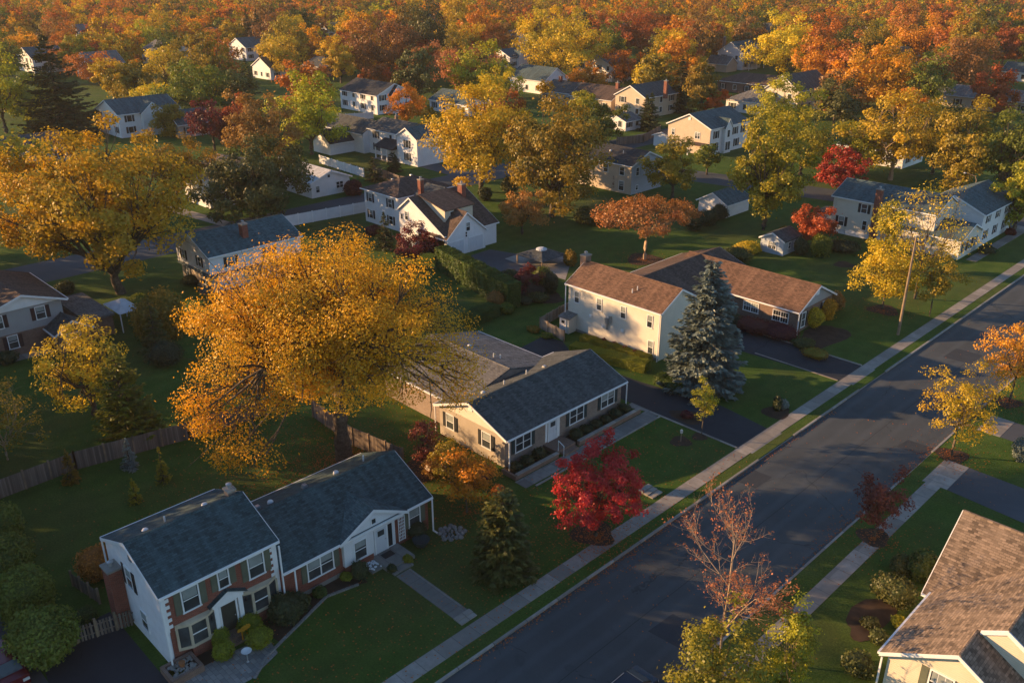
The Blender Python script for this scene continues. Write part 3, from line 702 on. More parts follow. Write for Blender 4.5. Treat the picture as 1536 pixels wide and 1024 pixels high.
# ---- split level left
H = House('split_level_house', 'white split-level house with dark shutters and grey-blue roof behind great orange tree', 'house', (-107, 48, 0))
vol(H, -111.6, -102.6, 47.9, 61.3, 5.0, 6.9, 'y', 'white', 'roof_slate', ov=.2, z0=2.45)
H.part('lower_wall', MB().box(-111.3, -103.0, 48.2, 61.0, -.3, 2.449), 'beige')
H.part('pent_roof', MB().hexa([(-111.3, 47.6, 2.38), (-102.2, 47.6, 2.38), (-102.2, 61.3, 2.38), (-111.3, 61.3, 2.38)], [(-111.3, 47.88, 2.6), (-102.58, 47.88, 2.6), (-102.58, 61.28, 2.6), (-111.3, 61.28, 2.6)]), 'roof_slate')
for x in (-109.6, -105.2):
    win(H, '-y', 47.9, x, 3.2, .75, 1.25, 'shut_dark'); win(H, '-y', 48.2, x, .75, .75, 1.25, 'shut_dark')
win(H, '+x', -102.6, 50.9, 3.2, .95, 1.25, 'shut_dark'); win(H, '+x', -102.6, 56.5, 3.2, .95, 1.25, 'shut_dark')
garage(H, '+x', -103.0, 50.8, .02, 3.2, 2.1)
chimney(H, -104.6, 54.2, 4.5, 7.6, .9, .8)
H.end()
# ---- grey house at the left edge
H = House('grey_house', 'grey two-storey house with brown roof and small sunroom cut by left edge', 'house', (-104, 24, 0))
vol(H, -111, -100.3, 21.2, 29.2, 5.2, 6.6, 'x', 'grey', 'roof_choc', ov=.7, oe=.5)
H.part('gable_panel', MB().hexa([(-100.3, 21.2, 5.15), (-100.3, 29.2, 5.15), (-100.3, 25.2, 6.55)], [(-100.0, 21.2, 5.15), (-100.0, 29.2, 5.15), (-100.0, 25.2, 6.55)]), 'trim')
H.part('lower_brick', MB().box(-100.3, -100.24, 21.25, 29.15, 0, 2.5), 'brick_brown')
win(H, '+x', -100.24, 23.6, .9, .9, 1.4, 'shut_maroon'); win(H, '+x', -100.3, 26.9, 3.4, .9, 1.35, 'shut_maroon'); win(H, '+x', -100.3, 22.6, 3.4, .9, 1.35, 'shut_maroon')
vol(H, -100.24, -97.2, 27.2, 30.6, 2.3, 3.4, 'x', 'brick_brown', 'roof_dark', ends='hi', ov=.2)
win(H, '+x', -97.2, 28.9, .9, .9, 1.1, n=2); win(H, '-y', 27.2, -98.6, 1.0, .9, 1.0)
H.part('flat_roof', MB().box(-108, -98.5, 30.7, 34.0, 2.3, 2.55), 'roof_grey'); H.part('rear_wall', MB().box(-107.8, -98.8, 30.65, 33.8, 0, 2.299), 'brick_brown')
H.end()
# gazebo canopy
x0, x1, y0, y1 = -103, -98.2, 32.2 + 2.2, 34.8 + 2.2
gz = thing('canopy_gazebo', 'small white four-sided canopy on posts in the yard beside the grey house', 'gazebo', ((x0 + x1) / 2, (y0 + y1) / 2, 0)); go = (gz.location.x, gz.location.y, 0)
mx_, my_ = go[0], go[1]
MB().poly([(x0, y0, 2.3), (x1, y0, 2.3), (mx_, my_, 3.3)]).poly([(x1, y0, 2.3), (x1, y1, 2.3), (mx_, my_, 3.3)]).poly([(x1, y1, 2.3), (x0, y1, 2.3), (mx_, my_, 3.3)]).poly([(x0, y1, 2.3), (x0, y0, 2.3), (mx_, my_, 3.3)]).poly([(x0, y1, 2.28), (x1, y1, 2.28), (x1, y0, 2.28), (x0, y0, 2.28)]).build('canopy', 'canvas', gz, go)
for x in (x0 + .1, x1 - .1):
    for y in (y0 + .1, y1 - .1): MB().box(x - .05, x + .05, y - .05, y + .05, 0, 2.28).build('post', 'trim', gz, go)
# ---- white ranch with white roof
H = House('white_cottage', 'single-storey white house with a bright white metal roof beside a round burgundy shrub', 'house', (-140, 88, 0))
vol(H, -152, -135.2, 84.0, 92.2, 2.75, 4.3, 'x', 'white', 'roof_white', ends='hi', ov=.4)
win(H, '+x', -135.2, 90.0, 1.0, .7, 1.1, n=2, frame='trim'); win(H, '+x', -135.2, 85.3, .9, .7, 1.1); win(H, '+x', -135.2, 87.8, 3.2, .5, .5, simple=True)
H.end()
# ---- right colonial with wings
H = House('colonial_house', 'cream two-storey colonial with side brick chimney and lower white wings by pavement', 'house', (-54, 130.5, 0))
vol(H, -60.6, -45.0, 130.6, 139, 5.7, 7.6, 'x', 'tan', 'roof_slate', ov=.25)
H.part('foundation', MB().box(-60.6, -47.6, 130.54, 130.598, -.1, .7), 'trim')
for x in (-55.6, -50.5): win(H, '-y', 130.6, x, 3.9, .85, 1.3, 'shut_dark')
win(H, '-y', 130.6, -58.9, 1.3, .85, 1.4, 'shut_dark'); win(H, '-y', 130.6, -55.2, 1.3, .6, 1.4)
win(H, '-y', 130.6, -58.5, .15, .8, .4, simple=True)
chimney(H, -53.5, 130.2, 0, 7.9, .9, .7)
vol(H, -49.6, -40.8, 130.0, 138.19, 2.8, 4.4, 'x', 'tan', 'roof_slate', ends='hi')
win(H, '-y', 130.0, -46.5, .9, .8, 1.3, n=2); 
for y in (131.6, 133.6, 135.6): win(H, '+x', -40.8, y, .9, .8, 1.4, 'shut_dark')
vol(H, -50, -41.0, 138.2, 151.5, 5.0, 7.0, 'y', 'white', 'roof_slate', ov=.3)
for y in (140.5, 144.5, 148.5):
    for z in (.9, 3.4): win(H, '+x', -41.0, y, z, .8, 1.3, 'shut_dark')
H.part('front_path', MB().box(-40, -38.6, 131, 152, -.05, .05), 'slab')
H.part('entry_porch', MB().box(-63.5, -60.6, 131.5, 135, 0, 2.4), 'white'); H.part('porch_roof', MB().box(-63.8, -60.6, 131.2, 135.3, 2.401, 2.6), 'roof_dark')
H.end()
# ---- garden shed
H = House('garden_shed', 'small pale blue garden shed with a gabled dark roof standing alone on the lawn', 'shed', (-61, 114, 0))
vol(H, -63.0, -59.3, 113.9, 118.6, 2.1, 3.0, 'y', 'bluegrey', 'roof_dark', ov=.2, oe=.25, gut=False)
win(H, '-y', 113.9, -61.1, .75, .6, 1.0, n=2, grid=True); win(H, '+x', -59.3, 115.6, .8, .6, .9); win(H, '+x', -59.3, 117.2, .8, .6, .9)
H.end()
# ---- tan house with slate roof across the street
H = House('tan_gable_house', 'big house with sunlit tan gable wall, slate-blue roof and white front', 'house', (-111, 165, 0))
vol(H, -117.0, -106.0, 165, 180, 5.7, 8.2, 'y', 'beige', 'roof_slate', ov=.3)
H.part('front_siding', MB().box(-106.0, -105.94, 165.1, 179.9, 0, 5.6), 'white')
vol(H, -109, -105.2, 169.6, 172.2, 5.5, 7.2, 'x', 'white', 'roof_slate', ends='hi', ov=.15, oe=.15, gut=False)
for y in (167.2, 174.7, 178): win(H, '+x', -105.94, y, 3.5, 1.0, 1.5, 'shut_dark', simple=True)
for y in (167.2, 175.5): win(H, '+x', -105.94, y, .8, 1.0, 1.6, 'shut_dark', simple=True)
win(H, '+x', -105.2, 170.9, 3.4, .9, 1.5, simple=True); win(H, '+x', -105.2, 170.9, .6, .9, 1.8, n=2, simple=True)
win(H, '-y', 165, -109.2, 3.3, .6, 1.3, n=2); win(H, '-y', 165, -115.6, 3.4, .7, 1.2)
H.part('gable_vent', MB().box(-111.8, -111.2, 164.9, 164.998, 7.0, 7.6), 'trim')
H.part('side_porch', MB().box(-110, -106.2, 162.4, 164.99, 2.3, 2.55), 'roof_choc'); H.part('porch_post', MB().box(-109.9, -109.7, 162.5, 162.7, 0, 2.3), 'trim'); H.part('porch_post', MB().box(-106.5, -106.3, 162.5, 162.7, 0, 2.3), 'trim')
vol(H, -121.5, -117.0, 166, 172, 2.4, 3.2, 'y', 'white', 'roof_grey', gut=False)
H.end()
# ---- light blue house on the cross street
H = House('blue_house', 'two-storey pale blue house with black roof and tan rear wall facing the lawn', 'house', (-100.7, 130, 0))
vol(H, -111, -96.8, 126.4, 135.6, 5.2, 7.1, 'x', 'bluegrey', 'roof_black', ov=.25)
H.part('rear_siding', MB().box(-110.9, -96.85, 126.34, 126.398, 0, 5.1), 'beige')
for x in (-102.8, -99.0): win(H, '-y', 126.34, x, 3.3, 1.0, 1.4)
win(H, '-y', 126.34, -99.0, .5, 1.1, 1.7, n=1); win(H, '+x', -96.8, 128.0, 3.3, .8, 1.4); win(H, '+x', -96.8, 133.6, 3.3, .8, 1.4); win(H, '+x', -96.8, 133.2, .7, 1.2, 1.3); win(H, '+x', -96.8, 128, .7, .6, .8)
rvent(H, -104, 129, 6.6, 'dome'); rvent(H, -101, 129, 6.6, 'pipe')
H.end()
# ---- white complex with porch in the middle distance
H = House('white_house', 'white two-storey house with black shutters, recessed black-roofed porch and projecting right gable', 'house', (-150, 116, 0))
vol(H, -160.5, -145.5, 115.4, 124, 5.3, 7.0, 'x', 'white', 'roof_dark', ov=.3)
vol(H, -148.4, -141.8, 113.6, 123, 5.5, 7.4, 'y', 'white', 'roof_slate', ov=.3)
for z in (.9, 3.5):
    win(H, '-y', 115.4, -158, z, 1.0, 1.4, 'shut_dark', simple=True); win(H, '-y', 113.6, -145, z, 1.0, 1.5, 'shut_dark', simple=True)
win(H, '-y', 115.4, -152.8, 3.7, .8, 1.1, simple=True); win(H, '-y', 115.4, -150.4, 3.7, .8, 1.1, simple=True)
H.part('porch_roof', MB().hexa([(-154.8, 112.2, 2.6), (-148.5, 112.2, 2.6), (-148.5, 115.39, 2.6), (-154.8, 115.39, 2.6)], [(-154.8, 112.2, 2.75), (-148.5, 112.2, 2.75), (-148.5, 115.39, 4.1), (-154.8, 115.39, 4.1)]), 'roof_black')
for x in (-154.5, -152.4, -150.6): H.part('porch_post', MB().box(x - .12, x + .12, 112.4, 112.64, 0, 2.6), 'trim')
door(H, '-y', 115.4, -150.2, .2, 1.0, 2.1); H.part('porch_floor', MB().box(-154.8, -148.5, 112.2, 115.38, -.1, .18), 'concrete')
vol(H, -177, -160.5, 113.8, 121.5, 4.2, 6.4, 'x', 'white', 'roof_dark', ov=.2, ends='lo')
vol(H, -170.5, -164, 107.5, 115, 2.5, 4.8, 'y', 'white', 'roof_black', ends='lo')
chimney(H, -156.5, 120, 6, 7.8, .6, .6, 'brick_brown')
H.end()
# ---- bottom right house
H = House('cream_house', 'large cream sided house with brown and dark shingle roofs filling the bottom right corner', 'house', (-9, 41, 0))
vol(H, -12.1, -5.4, 40.9, 43.2, 5.24, 7.25, 'y', 'cream', 'roof_tan', ov=.25, oe=.4, ends='lo')
vol(H, -12.1, -2.7, 43.2, 52.0, 5.24, 8.06, 'y', 'cream', 'roof_tan', ov=.25, oe=.4, ends='hi')
vol(H, -12.75, 2, 47.8, 56.2, 5.1, 8.5, 'x', 'cream', 'roof_tan', ov=.2, ends='lo')
H.part('rake_board', MB().hexa([(-8.6, 43.196, 7.28), (-7.4, 43.196, 8.0), (-7.4, 43.196, 8.26), (-8.6, 43.196, 7.54)], [(-8.6, 43.12, 7.28), (-7.4, 43.12, 8.0), (-7.4, 43.12, 8.26), (-8.6, 43.12, 7.54)]), 'trim')
H.part('rake_board', MB().hexa([(-2.3, 43.196, 4.94), (-7.4, 43.196, 8.0), (-7.4, 43.196, 8.26), (-2.3, 43.196, 5.2)], [(-2.3, 43.12, 4.94), (-7.4, 43.12, 8.0), (-7.4, 43.12, 8.26), (-2.3, 43.12, 5.2)]), 'trim')
win(H, '-y', 40.9, -9.3, 4.2, 1.1, 1.35, 'shut_green', n=1, grid=True)
win(H, '-y', 40.9, -9.3, 1.0, 1.1, 1.4, 'shut_green', n=1, grid=True)
downspout(H, -12.35, 40.7, 4.9); H.end()

# ---- distant houses (pixel of the base corner -> place, own size)
def far_house(px, py, w, d, ze, zr, axis, wall, roof, label, name='house', wins=True, chim=None, hipr=False, porch=None, gable=False):
    x, y = at(px, py)
    H = House(name, label, 'house', (x, y, 0))
    if hipr: hip(H, x, x + w, y, y + d, ze, zr, wall, roof, axis=axis)
    else: vol(H, x, x + w, y, y + d, ze, zr, axis, wall, roof, ov=.3)
    if wins:
        rows = (1.0, 3.6) if ze > 4 else (.9,)
        for z in rows:
            n = max(2, int(w // 4))
            for i in range(n): win(H, '-y', y, x + w * (i + .5) / n, z, 1.1, 1.4, 'shut_dark' if i % 2 == 0 else None, simple=True)
            n = max(2, int(d // 4))
            for i in range(n): win(H, '+x', x + w, y + d * (i + .5) / n, z, 1.1, 1.4, 'shut_dark' if i % 2 == 0 else None, simple=True)
    if gable:
        vol(H, x + w - 3, x + w + 1.2, y + d * .35, y + d * .7, ze, zr - .4, 'x', wall, roof, ends='hi', ov=.2, gut=False)
    if chim: chimney(H, x + chim[0], y + chim[1], ze - .5, zr + 1.3, .9, .8, 'brick_brown' if chim[0] < 1 else 'brick_red')
    if porch:
        p0, p1 = porch
        H.part('porch_roof', MB().hexa([(x + w, y + p0, 2.6), (x + w + 2.4, y + p0, 2.5), (x + w + 2.4, y + p1, 2.5), (x + w, y + p1, 2.6)], [(x + w, y + p0, 3.6), (x + w + 2.4, y + p0, 2.65), (x + w + 2.4, y + p1, 2.65), (x + w, y + p1, 3.6)]), roof)
        for q in (p0 + .2, (p0 + p1) / 2, p1 - .2): H.part('porch_post', MB().box(x + w + 2.1, x + w + 2.3, y + q - .1, y + q + .1, 0, 2.5), 'trim')
    H.end(); return H
far_house(150, 197, 13, 15, 5.4, 8.0, 'y', 'white', 'roof_slate', 'white two-storey house with blue-grey roof and front gable right of the tall dark spruce', gable=True)
far_house(-12, 240, 12, 12, 3.0, 5.2, 'y', 'grey', 'roof_dark', 'low grey-roofed house behind the big gold tree at the left edge')
far_house(245, 200, 9, 9, 3.0, 5.6, 'y', 'grey', 'roof_slate', 'small house with grey roof left of the dark red maple')
far_house(280, 300, 9, 14, 5.0, 7.0, 'x', 'white', 'roof_tan', 'white house half hidden behind thin gold tree and dark round-crowned tree')
far_house(512, 162, 17, 12, 5.0, 7.6, 'x', 'white', 'roof_black', 'white house with black roofs and small front dormer behind a white yard fence', gable=True)
far_house(645, 165, 16, 10, 2.9, 5.2, 'x', 'white', 'roof_slate', 'pale single-storey house with blue-green roof right of the amber yard tree')
far_house(922, 172, 10, 14, 5.4, 8.0, 'y', 'beige', 'roof_dark', 'tan two-storey house with brick chimney stack and white trimmed gable left of the spruces', chim=(12, 6))
far_house(812, 152, 12, 11, 3.2, 5.6, 'x', 'grey', 'roof_dark', 'low dark-roofed house below the great yellow tree', chim=(3, 5))
far_house(855, 160, 15, 11, 3.2, 6.0, 'x', 'beige', 'roof_choc', 'low brown-roofed house with bay end left of the tan gabled house', chim=(13, 5))
far_house(765, 135, 15, 11, 4.0, 7.4, 'x', 'white', 'roof_slate', 'house with pale teal roof just left of the great yellow tree')
far_house(865, 117, 16, 12, 5.2, 8.0, 'y', 'white', 'roof_dark', 'white house behind the orange saplings below the red-brown oak', porch=(2, 9))
far_house(1075, 102, 11, 13, 6.0, 9.6, 'y', 'white', 'roof_slate', 'tall white farmhouse with twin gables and porch on the skyline of the woods', chim=(.4, 3), gable=True, porch=(1, 12))
far_house(1058, 106, 9, 7, 2.8, 5.2, 'x', 'beige', 'roof_grey', 'small tan outbuilding at the left side of the tall farmhouse', wins=False)
far_house(1075, 136, 30, 12, 3.0, 5.6, 'x', 'brick_brown', 'roof_choc', 'long brown brick ranch below the tall white farmhouse', hipr=True)
far_house(1088, 166, 12, 12, 3.0, 6.0, 'x', 'white', 'roof_grey', 'small white house with grey hip roof right of the bright red-orange tree', hipr=True)
far_house(1145, 165, 10, 18, 6.0, 9.6, 'y', 'cream', 'roof_dark', 'house with a steep sunlit white gable rising behind the yellow-green trees')
far_house(1255, 238, 14, 10, 3.0, 5.0, 'x', 'white', 'roof_dark', 'white low house glimpsed behind the red tree and yellow canopy')
far_house(1378, 155, 30, 11, 3.0, 5.6, 'x', 'beige', 'roof_grey', 'long low house with grey-brown roof under the dark rust tree', hipr=True)
far_house(1500, 120, 14, 10, 3.0, 5.6, 'x', 'white', 'roof_slate', 'small white house near the right edge under far rust woods')
far_house(735, 75, 13, 11, 5.5, 8.2, 'y', 'white', 'roof_slate', 'pair-windowed white house with blue roof among far orange woods', gable=True)
far_house(735, 100, 11, 10, 4.2, 6.6, 'y', 'white', 'roof_slate', 'white dormered house with slate roof right of the pink rust trees', gable=True)
far_house(455, 110, 14, 12, 3, 5.4, 'x', 'brick_brown', 'roof_dark', 'low brick house between two bright yellow trees')
far_house(470, 55, 14, 12, 4, 7, 'y', 'white', 'roof_slate', 'far house with slate roof above the tall gold tree')
far_house(105, 62, 14, 12, 5, 8, 'y', 'white', 'roof_grey', 'far white house beyond the rust trees at upper left')
far_house(118, 115, 12, 12, 5, 8.4, 'y', 'white', 'roof_grey', 'white gabled house peeping out at the right flank of the tall dark spruce')
far_house(380, 116, 12, 10, 4, 7, 'y', 'white', 'roof_dark', 'white house behind the dark conifer right of the rounded green tree')
far_house(1360, 52, 14, 12, 5, 8, 'y', 'white', 'roof_grey', 'white far house among the rust woods at upper right')
far_house(1400, 30, 22, 14, 6, 9, 'x', 'white', 'roof_white', 'pale flat building in the far woods at upper right')
far_house(55, 22, 30, 16, 6, 8, 'x', 'white', 'roof_white', 'pale long building at the far upper left')
far_house(1047, 318, 5.4, 7, 2.2, 3.7, 'y', 'white', 'roof_slate', 'white single garage with arched gable front beside round evergreens', name='garage', wins=False)
far_house(905, 192, 7, 6, 2.3, 3.6, 'y', 'white', 'roof_grey', 'tiny white shed in front of the tan gabled house', name='shed')

_rows = [(300, 62, 'roof_grey', 'white'), (345, 88, 'roof_slate', 'white'), (215, 95, 'roof_grey', 'white'), (420, 30, 'roof_grey', 'white'), (560, 62, 'roof_slate', 'cream'), (620, 45, 'roof_grey', 'white'), (660, 80, 'roof_dark', 'white'), (800, 48, 'roof_grey', 'white'), (905, 62, 'roof_grey', 'cream'), (985, 40, 'roof_slate', 'white'), (1120, 62, 'roof_dark', 'white'), (1275, 66, 'roof_grey', 'white'), (1320, 95, 'roof_dark', 'cream'), (1455, 78, 'roof_slate', 'white'), (1510, 58, 'roof_grey', 'white'), (1490, 30, 'roof_grey', 'white'), (1230, 28, 'roof_grey', 'white'), (30, 105, 'roof_slate', 'white'), (40, 60, 'roof_grey', 'white'), (1080, 26, 'roof_grey', 'white'), (700, 22, 'roof_grey', 'white'), (530, 30, 'roof_slate', 'white')]
for i, (px_, py_, rf_, wl_) in enumerate(_rows):
    side_ = 'left' if px_ < 512 else ('centre' if px_ < 1024 else 'right')
    h_ = far_house(px_, py_, 12 + i % 3 * 2, 11 + i % 4, 5.2 if i % 3 else 3.2, 8.4 if i % 3 else 6.2, 'xy'[i % 2], wl_, rf_, f'small pale house glimpsed between crowns of the upper {side_} woods')
    h_.root['group'] = f'small pale houses in the upper {side_} woods'

# ------------------------------------------------------------------ fences, garden things
def fence(name, label, pts, h, mat, post=2.4, pt=.12, cap=False, gap=False):
    o = (pts[0][0], pts[0][1], 0); root = thing(name, label, 'fence', o)
    for (a, b) in zip(pts, pts[1:]):
        d = Vector((b[0] - a[0], b[1] - a[1], 0)); L = d.length; d.normalize(); n = Vector((-d.y, d.x, 0))
        k = max(1, round(L / post)); st = L / k
        for i in range(k):
            p = Vector((a[0], a[1], 0)) + d * (i * st); q = p + d * st
            pm = MB()
            if gap:
                m_ = int(st / .2)
                for j in range(m_):
                    s = p + d * (j * .2 + .03); e = s + d * .13; w = n * .012
                    pm.hexa([s - w, e - w, e + w, s + w], [x + Vector((0, 0, h - .12)) for x in (s - w, e - w, e + w, s + w)] )
                for zz in (.3, h - .45):
                    w = n * .014; w2 = n * .05
                    pm.hexa([x + Vector((0, 0, zz)) for x in (p + w, q + w, q + w2, p + w2)], [x + Vector((0, 0, zz + .09)) for x in (p + w, q + w, q + w2, p + w2)])
            else:
                w = n * .025; jz = random.uniform(-.04, .04) if not cap else 0
                pm.hexa([x + Vector((0, 0, .02)) for x in (p - w, q - w, q + w, p + w)], [x + Vector((0, 0, h + jz)) for x in (p - w, q - w, q + w, p + w)])
                w = n * .04
                for zz in ((.3, h - .3) if not cap else (h - .12,)):
                    pm.hexa([x + Vector((0, 0, zz)) for x in (p + n * .026, q + n * .026, q + n * .07, p + n * .07)], [x + Vector((0, 0, zz + .1)) for x in (p + n * .026, q + n * .026, q + n * .07, p + n * .07)])
            pm.build('panel', mat, root, o)
        for i in range(k + 1):
            p = Vector((a[0], a[1], 0)) + d * (i * st); r = pt / 2 + .012
            MB().box(p.x - r, p.x + r, p.y - r, p.y + r, 0, h + .1).build('post', 'trim' if cap else 'timber', root, o)
    return root
fence('board_fence', 'weathered grey board fence running across the dark back lawn at left', [at(-40, 765), at(0, 748), at(115, 704), at(285, 658), at(400, 622)], 1.7, 'wood')
fence('board_fence', 'brown board fence behind the long brick wing at the foot of the great orange tree', [at(470, 625), at(530, 668), at(605, 700)], 1.8, 'wood')
fence('vinyl_fence', 'long white vinyl privacy fence between the white cottage and the hip-roofed house', [at(405, 345), at(550, 318)], 1.8, 'vinyl', cap=True)
fence('vinyl_fence', 'white vinyl fence behind the dark conifers below the white porch house', [at(480, 245), at(546, 266)], 1.7, 'vinyl', cap=True)
fence('vinyl_fence', 'short white vinyl fence beside the black-roofed white houses in the middle distance', [at(505, 182), at(560, 178)], 1.7, 'vinyl', cap=True)
fence('board_fence', 'dark wooden fence curving beside the road below the white porch house', [at(560, 262), at(600, 278), at(632, 284)], 1.8, 'wood')
fence('board_fence', 'grey board fence below the tan gabled house and little white shed', [at(925, 218), at(965, 214), at(990, 200)], 1.8, 'wood')
fence('picket_gate_fence', 'low gapped picket fence beside the brick chimney and dark driveway', [at(117, 964), at(205, 935)], 1.35, 'wood', 1.2, gap=True)
fence('picket_gate_fence', 'short dark picket fence behind the brick chimney', [at(110, 878), at(150, 905)], 1.2, 'wood', 1.2, gap=True)
fence('deck_fence', 'pale timber deck screen at the left corner of the cream two-storey house', [at(857, 465), at(810, 492), at(846, 512)], 1.3, 'wood_tan', 1.5)

# walkway and steps of house 1
pw = MB()
for i in range(9):
    x = -41.5 + i * .68; pw.box(x, x + .66, 29.75, 31.0, -.08, .03 + .002 * (i % 2))
struct('garden_path', pw, 'slab')
st = thing('garden_steps', 'two shallow concrete steps where the garden path meets the pavement', 'steps', (-34.9, 30.4, 0))
MB().box(-35.35, -34.95, 29.7, 31.05, -.05, .13).build('step', 'concrete', st, (-34.9, 30.4, 0)); MB().box(-34.95, -34.55, 29.7, 31.05, -.05, .07).build('step', 'concrete', st, (-34.9, 30.4, 0))
x, y = at(982, 742)
st = thing('garden_steps', 'small broken stone steps beside the crimson maple at the pavement', 'steps', (x, y, 0))
for i in range(3): MB().box(x - 1.2 + i * .5, x - .75 + i * .5, y - .6, y + .7, -.05, .22 - i * .06).build('step', 'concrete', st, (x, y, 0))
# curved brick edging in front of house 1
ed = MB(); ctrl = [at(382, 1018), at(400, 985), at(450, 935), at(490, 895), at(545, 874)]
pts = []
for i in range(len(ctrl) - 1):
    for t in range(8): pts.append((ctrl[i][0] + (ctrl[i + 1][0] - ctrl[i][0]) * t / 8, ctrl[i][1] + (ctrl[i + 1][1] - ctrl[i][1]) * t / 8))
for i, (x, y) in enumerate(pts[:-1]):
    x2, y2 = pts[i + 1]; d = Vector((x2 - x, y2 - y, 0)); d.normalize(); n = Vector((-d.y, d.x, 0)) * .09; a = Vector((x, y, 0)) + d * .02; b = Vector((x2, y2, 0)) - d * .02
    ed.hexa([a - n, b - n, b + n, a + n], [v + Vector((0, 0, .12)) for v in (a - n, b - n, b + n, a + n)])
tag(ed.build('brick_edging', 'stone'), 'curved row of pale edging bricks round the front bed of the brick house', 'edging')
sheet('flower_bed', [(-44.3, 20.0), (-41.6, 20.5)] + [(p[0], p[1]) for p in pts[6:]] + [(-42.4, 28.0), (-44.2, 28.0)], 'mulch', .016)
sheet('flower_bed', [(-44.4, 14.9), (-42.4, 15.6), (-42.6, 17.8), (-44.4, 17.8)], 'mulch', .016)
sheet('patio', [(-43.1, 14.6), (-40.2, 14.6), (-40.0, 17.6), (-40.8, 19.9), (-42.6, 20.2), (-42.9, 17.9)], 'stone', .03)
pl = thing('stone_planter', 'square raised planter of pale pebbles at the corner of the brick house', 'planter', (-43.4, 14.9, 0)); po = (-43.4, 14.9, 0)
MB().box(-44.3, -42.6, 13.95, 14.15, 0, .5).box(-44.3, -42.6, 15.75, 15.95, 0, .5).box(-44.3, -44.1, 14.15, 15.75, 0, .5).box(-42.8, -42.6, 14.15, 15.75, 0, .5).build('wall', 'brick_brown', pl, po)
pb = MB()
for i in range(90):
    a, b, r = random.uniform(-44.05, -42.85), random.uniform(14.2, 15.7), random.uniform(.06, .13); pb.lathe((a, b, .33), [(r * .6, 0), (r, .05), (r * .5, .11)], 6)
pb.build('pebbles', 'concrete', pl, po)
tag(MB().lathe((-43.5, 15.0, .40), [(.14, 0), (.2, .3), (.2, .34)], 10).build('flower_pot', 'clay'), 'small clay flower pot standing on the pebbles of the planter', 'pot')
x, y = at(372, 992)
bb = thing('bird_bath', 'pale oval bird bath on a thin stem in front of the brick house', 'bird bath', (x, y, 0))
MB().lathe((x, y, 0), [(.12, 0), (.05, .08), (.04, .75)], 8).build('stem', 'metal', bb, (x, y, 0)); MB().lathe((x, y, .75), [(.06, 0), (.3, .1), (.33, .13), (.27, .12), (.05, .06)], 14).build('basin', 'plastic', bb, (x, y, 0))
for i, (a, b) in enumerate(((362, 943), (369, 938))):
    x, y = at(a, b, 1.0); fl = MB()
    for j in range(14):
        t = j * 2.4; fl.lathe((x + .15 * math.cos(t) * random.random(), y + .2 * math.sin(t), .85 + .1 * random.random()), [(.02, 0), (.1, .05), (.02, .07)], 6)
    fl.tube([(x, y, 0), (x, y, .9)], .05, 5)
    tag(fl.build('flower_cluster', 'orange_flower'), ['cluster of orange flowers left of its twin above the golden shrub', 'cluster of orange flowers right of its twin above the golden shrub'][i], 'flowers', 'orange flower clusters by the front door')
# seating / pebbles by wing door
x, y = at(566, 842)
pl = thing('pebble_bed', 'square bed of white pebbles with a small bench beside the wing doorstep', 'garden bed', (x, y, 0)); po = (x, y, 0)
MB().box(x - .9, x + .9, y - 1.1, y + .9, -.02, .12).build('base', 'slab', pl, po)
pb = MB()
for i in range(70):
    a, b, r = x + random.uniform(-.8, .8), y + random.uniform(-1, .8), random.uniform(.06, .13); pb.lathe((a, b, .12), [(r * .6, 0), (r, .05), (r * .5, .11)], 6)
pb.build('pebbles', 'stucco', pl, po)
x, y = at(632, 818)
ob = MB().lathe((x, y, 0), [(.35, 0), (.55, .3), (.62, .55), (.66, .57), (.5, .5), (.1, .45)], 16)
tag(ob.build('planter_bowl', 'shut_teal'), 'wide dark teal planter bowl under the shrub by the wing', 'planter')
x, y = at(678, 800)
rk = thing('rock_garden', 'low round rockery of pale stones at the right end of the brick wing', 'rockery', (x, y, 0))
for i in range(26):
    t = i * 2.4; r = .10 + .025 * i ** .5; a, b = x + .2 * i ** .5 * math.cos(t), y + .2 * i ** .5 * math.sin(t)
    MB().lathe((a, b, -.02), [(r * .8, 0), (r, .12), (r * .5, .24)], 6).build('stone', 'stone', rk, (x, y, 0))
# ranch terrace: walls, path
tw = thing('terrace_wall', 'low white-capped retaining wall along the front beds of the ranch house', 'garden wall', (-44.2, 53, 0)); two = (-44.2, 53, 0)
MB().box(-44.55, -44.3, 52.4, 61.2, 0, .45).build('wall', 'brick_brown', tw, two); MB().box(-44.6, -44.25, 52.4, 61.2, .451, .53).build('coping', 'concrete', tw, two)
tw = thing('terrace_wall', 'low stone terrace wall left of the ranch door behind the crimson maple', 'garden wall', (-44.2, 46, 0)); two = (-44.2, 46, 0)
MB().box(-44.55, -44.3, 44.6, 49.7, 0, .4).box(-46.0, -44.3, 44.4, 44.6, 0, .4).build('wall', 'brick_brown', tw, two); MB().box(-44.6, -44.25, 44.6, 49.7, .401, .47).build('coping', 'concrete', tw, two)
sheet('flower_bed', [(-46.3, 52.3), (-44.6, 52.3), (-44.6, 61), (-46.3, 61)], 'mulch', .02); sheet('flower_bed', [(-46.3, 44.6), (-44.6, 44.6), (-44.6, 49.7), (-46.3, 49.7)], 'mulch', .02)
sheet('garden_path', [(-44.2, 44.2), (-42.9, 44.2), (-42.7, 61.6), (-44.2, 61.8)], 'slab', .025)
sheet('garden_path', [(-44.2, 61.8), (-42.7, 61.6), (-43.2, 62.2), (-46.2, 62.3), (-46.2, 61.2)], 'slab', .027)
ed = MB().box(-42.68, -42.5, 45, 61.9, 0, .07); ed.hexa([(-43.8, 61.95, 0), (-34.3, 61.95, 0), (-34.3, 62.15, 0), (-43.8, 62.15, 0)], [(-43.8, 61.95, .07), (-34.3, 61.95, .07), (-34.3, 62.15, .07), (-43.8, 62.15, .07)])
